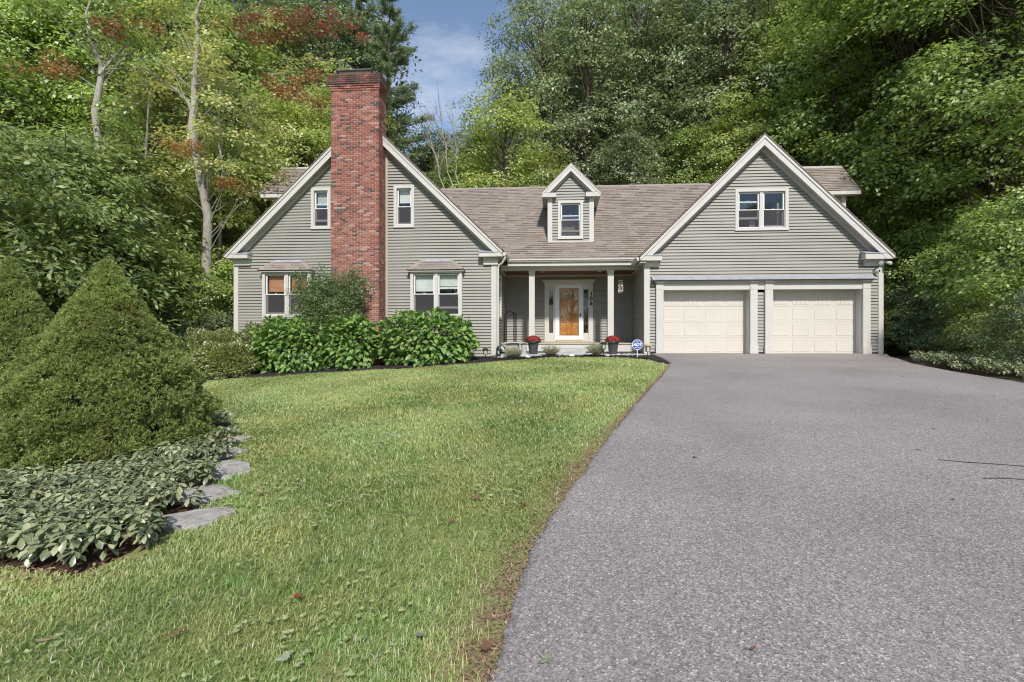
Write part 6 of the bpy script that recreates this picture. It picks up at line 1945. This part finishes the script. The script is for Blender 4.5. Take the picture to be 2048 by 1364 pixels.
# (kind, look, column in the picture, distance, scale, turn, material)
ROWS = [
    # close behind the house
    ('maple_b', 'bright', 1000, 29.0, 1.06, .3, None), ('maple_b', 'bright', 1085, 27.5, .78, 1.9, None), ('maple_b', 'bright', 925, 31.0, .86, 4.0, 'leaf_maple'),
    ('maple_a', 'maple', 1260, 29.5, .72, 2.2, 'leaf_oak'), ('maple_b', 'bright', 1480, 29.0, .98, 2.0, None), ('maple_a', 'maple', 1375, 30.0, .74, .6, None),
    ('maple_b', 'bright', 600, 28.0, 1.05, 1.1, 'leaf_turning'), ('maple_b', 'bright', 690, 30.0, 1.22, 3.0, 'leaf_bright'), ('maple_b', 'bright', 520, 26.0, .80, 5.1, 'leaf_turning'),
    ('pine_a', 'pine', 778, 34.0, .98, .0, None), ('pine_a', 'pine', 715, 38.0, 1.10, 2.0, None),
    ('oak_a', 'oak', 1092, 37.0, 1.06, .4, None), ('oak_b', 'oak', 1175, 34.0, 1.12, 1.2, None), ('oak_a', 'oak', 1270, 36.0, 1.12, 2.9, None), ('oak_a', 'oak', 1345, 39.0, 1.22, 4.4, None),
    ('oak_b', 'oak', 1455, 33.0, 1.20, .9, None), ('oak_a', 'oak', 1540, 34.0, 1.18, 3.6, None),
    # garage side
    ('layer_a', 'layer', 1630, 31.5, 1.12, .2, None), ('layer_a', 'layer', 1765, 26.5, 1.10, 2.4, None), ('layer_a', 'layer', 1850, 23.5, 1.05, 4.0, None), ('layer_a', 'layer', 1975, 21.0, 1.02, 1.0, None),
    ('layer_a', 'layer', 1690, 33.0, 1.30, 5.3, 'leaf_bright'), ('layer_a', 'layer', 1800, 31.0, 1.30, 1.7, None), ('layer_a', 'layer', 1920, 29.0, 1.25, 3.1, 'leaf_bright'), ('layer_a', 'layer', 2060, 26.0, 1.2, .7, None),
    ('layer_a', 'layer', 2110, 18.5, .95, 2.2, None),
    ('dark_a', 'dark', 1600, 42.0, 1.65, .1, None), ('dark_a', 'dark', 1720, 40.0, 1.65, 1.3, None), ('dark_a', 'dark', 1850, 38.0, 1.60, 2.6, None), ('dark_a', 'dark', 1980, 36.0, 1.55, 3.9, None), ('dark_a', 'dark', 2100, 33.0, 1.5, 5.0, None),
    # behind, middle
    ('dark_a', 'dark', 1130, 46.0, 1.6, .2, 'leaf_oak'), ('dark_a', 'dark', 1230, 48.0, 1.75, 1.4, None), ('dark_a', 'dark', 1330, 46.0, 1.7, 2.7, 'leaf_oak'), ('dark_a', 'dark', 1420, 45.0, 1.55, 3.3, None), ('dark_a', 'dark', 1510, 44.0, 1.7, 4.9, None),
    ('dark_a', 'dark', 1040, 47.0, 1.30, 1.0, None), ('dark_a', 'dark', 960, 50.0, 1.15, 2.2, None), ('dark_a', 'dark', 890, 46.0, 1.05, 3.4, None), ('maple_a', 'maple', 860, 40.0, .95, .8, 'leaf_dark'), ('maple_a', 'maple', 960, 40.0, 1.0, 2.8, None),
    # left side
    ('maple_a', 'maple', 440, 27.0, 1.18, .5, None), ('maple_a', 'maple', 320, 26.0, 1.20, 1.8, None), ('maple_a', 'maple', 195, 25.0, 1.15, 3.2, None), ('maple_a', 'maple', 70, 24.0, 1.12, 4.7, None), ('maple_a', 'maple', -60, 22.0, 1.1, .1, None),
    ('maple_b', 'bright', 455, 22.5, .78, 2.7, 'leaf_bright'), ('maple_b', 'bright', 545, 24.5, .70, .7, 'leaf_bright'), ('maple_b', 'turning', 360, 24.0, 1.05, 3.9, 'leaf_turning'),
    ('oak_b', 'oak', 120, 31.0, 1.25, 1.1, None), ('oak_b', 'oak', 270, 33.0, 1.30, 2.3, None), ('oak_b', 'oak', -20, 29.0, 1.25, 3.8, None), ('maple_a', 'maple', 560, 34.0, 1.40, 1.5, 'leaf_turning'), ('oak_a', 'oak', 470, 37.0, 1.25, .6, None), ('oak_a', 'oak', 640, 38.0, 1.2, 3.3, 'leaf_pine'),
    ('dark_a', 'dark', 60, 40.0, 1.75, .4, None), ('dark_a', 'dark', 200, 41.0, 1.75, 1.5, None), ('dark_a', 'dark', 330, 43.0, 1.75, 2.9, None), ('dark_a', 'dark', 450, 44.0, 1.75, 4.1, None), ('dark_a', 'dark', 570, 45.0, 1.8, 5.5, None), ('dark_a', 'dark', 690, 46.0, 1.8, .9, None), ('dark_a', 'dark', -70, 38.0, 1.7, 2.0, None),
]
for (kd, look, px, y, s, rz, mat) in ROWS:
    tree(kd, NM[look], px2x(px, y), y, s, rz, LB[look], 'tree', GW_, mat)
# a last belt that closes the view under the crowns
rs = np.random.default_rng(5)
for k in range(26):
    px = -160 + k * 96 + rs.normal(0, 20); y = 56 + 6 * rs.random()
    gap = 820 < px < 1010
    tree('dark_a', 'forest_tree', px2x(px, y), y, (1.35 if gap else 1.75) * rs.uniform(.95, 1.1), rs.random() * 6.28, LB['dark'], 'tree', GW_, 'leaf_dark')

# understorey
GU = 'saplings and bushes of the undergrowth'
LU = {'under_a': 'leafy green sapling in the undergrowth at the edge of the woods', 'under_b': 'low dark bush in the undergrowth at the edge of the woods', 'bigleaf': 'young tree with long drooping leaves beyond the spruces'}
US = [('bigleaf', 40, 14.5, 1.05, .3), ('bigleaf', 150, 15.5, 1.12, 1.9), ('bigleaf', 250, 16.5, .95, 3.3), ('bigleaf', -40, 13.0, 1.0, 4.6), ('bigleaf', 90, 18.0, 1.25, 2.5), ('bigleaf', 210, 19.5, 1.25, 5.2),
      ('under_a', 330, 19.0, .80, .4), ('under_a', 420, 19.5, .62, 1.7), ('under_a', 380, 22.0, 1.0, 2.7), ('under_a', 300, 22.5, 1.05, 4.1), ('under_a', 455, 21.0, .75, 5.5), ('under_a', 160, 22.0, 1.1, .9), ('under_a', 30, 20.0, 1.1, 2.0),
      ('under_b', 400, 18.6, .50, .2), ('under_b', 440, 18.9, .55, 2.2), ('under_b', 350, 18.0, .55, 1.2), ('under_b', 290, 17.5, .7, 3.2), ('under_b', 120, 16.5, .75, 5.0), ('under_b', 20, 15.5, .8, .6),
      ('under_a', 1830, 20.5, .80, .3), ('under_a', 1920, 18.5, .72, 1.6), ('under_a', 2010, 16.0, .75, 2.9), ('under_a', 2070, 14.0, .75, 4.4), ('under_a', 1790, 23.0, .95, 5.3), ('under_a', 1960, 21.0, 1.0, .8),
      ('under_b', 1805, 19.0, .55, .5), ('under_b', 1850, 17.8, .50, 1.9), ('under_b', 1900, 16.6, .45, 3.0), ('under_b', 1960, 15.0, .42, 4.2), ('under_b', 2030, 13.4, .42, 5.6), ('under_b', 1785, 18.2, .35, 2.5), ('under_b', 2080, 12.0, .45, 1.1), ('under_b', 1990, 17.2, .6, 3.7)]
rs = np.random.default_rng(6)
for (kd, px, y, s, rz) in US:
    mat = None
    if kd == 'under_a': mat = ['leaf_maple', 'leaf_bright', 'leaf_maple'][int(rs.integers(0, 3))] if px > 500 else ['leaf_bright', 'leaf_maple'][int(rs.integers(0, 2))]
    if kd == 'under_b': mat = ['leaf_dark', 'leaf_oak', 'leaf_boxwood'][int(rs.integers(0, 3))]
    tree(kd, 'sapling' if kd != 'under_b' else 'bush', px2x(px, y), y, s, rz, LU[kd], 'sapling' if kd != 'under_b' else 'bush', GU, mat)
for k in range(20):     # behind the house, seen only in gaps
    px = -80 + 110 * k; y = 34 + 4 * rs.random()
    tree('under_a', 'sapling', px2x(px, y), y, 1.25, rs.random() * 6, 'sapling in the shade of the woods behind the house', 'sapling', GU, 'leaf_dark')

# ---- the two pale maples left of the house, built as they stand
def at_px(px, py, y):
    u_ = (px - 1048.07) / 1000.0; d = y / (0.069756 * u_ + 0.997564)
    return np.array([d * (0.997564 * u_ - 0.069756), y, 0.68 + (668.0 - py) / 1000.0 * d])
def pale_maple(y, tp, tw, branches, clumps, name, label, leaf, seed, rc=.75, L=.15):
    base = at_px(*tp[0], y); base[2] = gz(base[0], y)
    T = [np.array([0, 0, -.3])] + [at_px(p[0], p[1], y) - base + np.array([0, .25 * math.sin(i * 1.7), 0]) for i, p in enumerate(tp[1:])]
    T = np.array(T)
    ex = []
    for bp, r_ in branches:
        pts = [at_px(p[0], p[1], y) - base + np.array([0, .5 * k, 0]) for k, p in enumerate(bp)]
        ex.append((pts, list(np.linspace(r_, .012, len(pts)))))
    rs = np.random.default_rng(seed)
    C = np.array([at_px(p[0], p[1], y) - base + np.array([0, rs.normal(0, .8), 0]) for p in clumps])
    tm, cm = make_tree('t', seed, 1, 0, 1, 'oval', ns=8, m_=22, L=L, Wd=.66, rc=rc, spr=.45, bark='bark_pale', leaf=leaf, r0=.10, trunk=T, tr=np.array(tw), C=C, extra=ex)
    t = empty(name, tuple(base), label, 'tree')
    for nm, me in (('trunk', tm), ('crown', cm)):
        o = bpy.data.objects.new(nm, me); o.parent = t; COL.objects.link(o)
    return t, base
rs = np.random.default_rng(12)
cl = [(380 + rs.normal(0, 70), 60 + rs.normal(0, 60)) for k in range(16)] + [(470 + rs.normal(0, 60), 250 + rs.normal(0, 50)) for k in range(14)] + [(340 + rs.normal(0, 30), 330 + rs.normal(0, 50)) for k in range(5)] + [(450, 160), (500, 130), (300, 60), (430, 330), (470, 380), (330, 100)]
t1, b1 = pale_maple(20.0, [(415, 640), (412, 560), (408, 430), (398, 330), (391, 260), (385, 205), (382, 150), (402, 90), (398, 30), (405, -30)], [.20, .19, .18, .165, .15, .14, .11, .09, .07, .05],
           [([(389, 225), (360, 195), (315, 155), (255, 118), (215, 85), (175, 45)], .085), ([(255, 118), (250, 85), (246, 60), (240, 20)], .04), ([(388, 170), (410, 150), (440, 145)], .035), ([(382, 150), (372, 120), (366, 95)], .03), ([(215, 85), (205, 70), (150, 40), (110, 20)], .03)],
           cl, 'maple_tree', 'pale barked maple with one long bare limb beside the house', 'leaf_turning', 201)
cl = [(195 + rs.normal(0, 60), 30 + rs.normal(0, 35)) for k in range(10)] + [(150 + rs.normal(0, 40), 330 + rs.normal(0, 60)) for k in range(6)] + [(240 + rs.normal(0, 20), 260 + rs.normal(0, 40)) for k in range(4)]
t2, b2 = pale_maple(19.0, [(218, 640), (214, 560), (212, 450), (206, 320), (200, 230), (197, 150), (192, 120), (186, 80), (180, 30), (176, -20)], [.17, .16, .15, .14, .125, .11, .075, .06, .045, .03],
           [([(198, 150), (206, 100), (212, 60), (214, 10)], .06), ([(198, 160), (185, 140), (170, 115)], .035), ([(199, 180), (150, 150), (95, 115), (50, 90)], .03), ([(205, 140), (232, 122), (250, 110)], .025)],
           cl, 'maple_tree', 'slender pale maple forking into a narrow V above the spruces', 'leaf_maple', 202)
# sprays of red and orange leaves: twigs of these trees
def colour_spray(parent, base, px, py, y, r_, n, mat, name='turning_spray'):
    rs = np.random.default_rng(int(px))
    c = at_px(px, py, y)
    C = c[None, :] + rs.normal(0, 1, (7, 3)) * np.array([r_ * 1.2, .4, r_ * .45])
    V, Q = sprays(rs, C, r_ * .5, 4, n, .30, .13, .62, .4)
    add_mesh(name, np_mesh(name, V, 4, Q, mat), parent, 'stuff')
colour_spray(t2, b2, 115, 125, 19.0, .55, 16, 'leaf_orange')
colour_spray(t1, b1, 378, 290, 19.6, .30, 14, 'leaf_orange')
colour_spray(t2, b2, 250, 45, 19.2, .55, 14, 'leaf_red')
colour_spray(t1, b1, 445, 365, 20.0, .30, 12, 'leaf_orange')
rt = tree('maple_b', 'maple_tree', px2x(600, 25.5), 25.5, .98, 2.2, 'maple with patches of red leaves beside the chimney', 'tree', None, 'leaf_bright')
colour_spray(rt, None, 598, 175, 23.6, .75, 26, 'leaf_red')
colour_spray(rt, None, 550, 30, 23.8, 1.3, 30, 'leaf_red')
colour_spray(rt, None, 620, 50, 24.0, .8, 24, 'leaf_red')

# ---- thin bare stems and a dead tree showing through the leaves
def stem_tree(px0, py0, px1, py1, y, r_, name, label, group=None, bark='bark_pale', twigs=0, seed=0):
    rs = np.random.default_rng(seed)
    a_, b_ = at_px(px0, py0, y), at_px(px1, py1, y)
    base = a_.copy(); base[2] = gz(base[0], y)
    t = empty(name, tuple(base), label, 'tree', group)
    n = 8
    pts = [base - np.array([0, 0, .2])] + [a_ + (b_ - a_) * k / n + np.array([rs.normal(0, .09), rs.normal(0, .06), 0]) for k in range(n + 1)]
    m = MB().tube(pts, list(np.linspace(r_, r_ * .35, len(pts))), 7, False)
    m.build('trunk', bark, t, smooth=True)
    if twigs:
        m = MB()
        for k in range(twigs):
            q = rs.uniform(.35, 1); s_ = a_ + (b_ - a_) * q; an = rs.random() * 6.28; ln = rs.uniform(.6, 2.0)
            e = s_ + np.array([math.cos(an) * ln * .6, math.sin(an) * ln * .4, ln * .9])
            m.tube([s_, (s_ + e) / 2 + rs.normal(0, .12, 3), e], [.022, .014, .005], 5, False)
            for j in range(3):
                s2 = s_ + (e - s_) * rs.uniform(.3, .9); e2 = s2 + rs.normal(0, .4, 3) + np.array([0, 0, .3])
                m.tube([s2, e2], [.010, .004], 4, False)
        m.build('twigs', bark, t, kind='stuff')
stem_tree(895, 420, 855, 240, 27.5, .05, 'dead_tree', 'bare grey dead stem standing behind the roof ridge', 'bare stems behind the roof', 'bark_pale', 12, 1)
stem_tree(905, 420, 880, 215, 28.0, .05, 'dead_tree', 'bare grey dead stem standing behind the roof ridge', 'bare stems behind the roof', 'bark_pale', 12, 2)
stem_tree(925, 420, 905, 225, 28.3, .045, 'dead_tree', 'bare grey dead stem standing behind the roof ridge', 'bare stems behind the roof', 'bark_pale', 12, 3)
for k, (p0, q0, p1, q1, y, r_, bk) in enumerate([(282, 600, 295, 160, 21.0, .09, 'bark_pale'), (435, 600, 440, 180, 21.5, .10, 'bark_pale'), (345, 640, 350, 200, 23.0, .10, 'bark_dark'),
     (130, 560, 135, 330, 15.0, .06, 'bark_dark'), (160, 560, 150, 350, 15.3, .05, 'bark_dark'), (1850, 650, 1845, 330, 21.5, .16, 'bark_pale'), (1862, 650, 1872, 320, 21.8, .13, 'bark_dark'), (1910, 640, 1905, 350, 20.5, .10, 'bark_dark'),
     (1800, 640, 1806, 330, 23.0, .20, 'bark_dark'), (1990, 640, 1975, 330, 19.0, .10, 'bark_dark'), (1825, 640, 1835, 330, 24.0, .12, 'bark_dark')]):
    stem_tree(p0, q0, p1, q1, y, r_, 'tree_trunk', 'slender bare trunk standing among the leaves at the edge of the woods', 'bare trunks in the woods', bk, 5, 30 + k)

# ---- the woods go on across the drive, behind the viewpoint (seen in the window panes)
for k in range(15):
    x = -42 + 6.2 * k + rs.normal(0, 1.0); y = -19 - 5 * rs.random() - (3 if k % 2 else 0)
    tree('maple_a' if k % 3 else 'dark_a', 'roadside_tree', x, y, rs.uniform(.78, .95), rs.random() * 6.28, 'leafy tree across the drive, facing the house', 'tree', 'trees across the drive', 'leaf_maple')
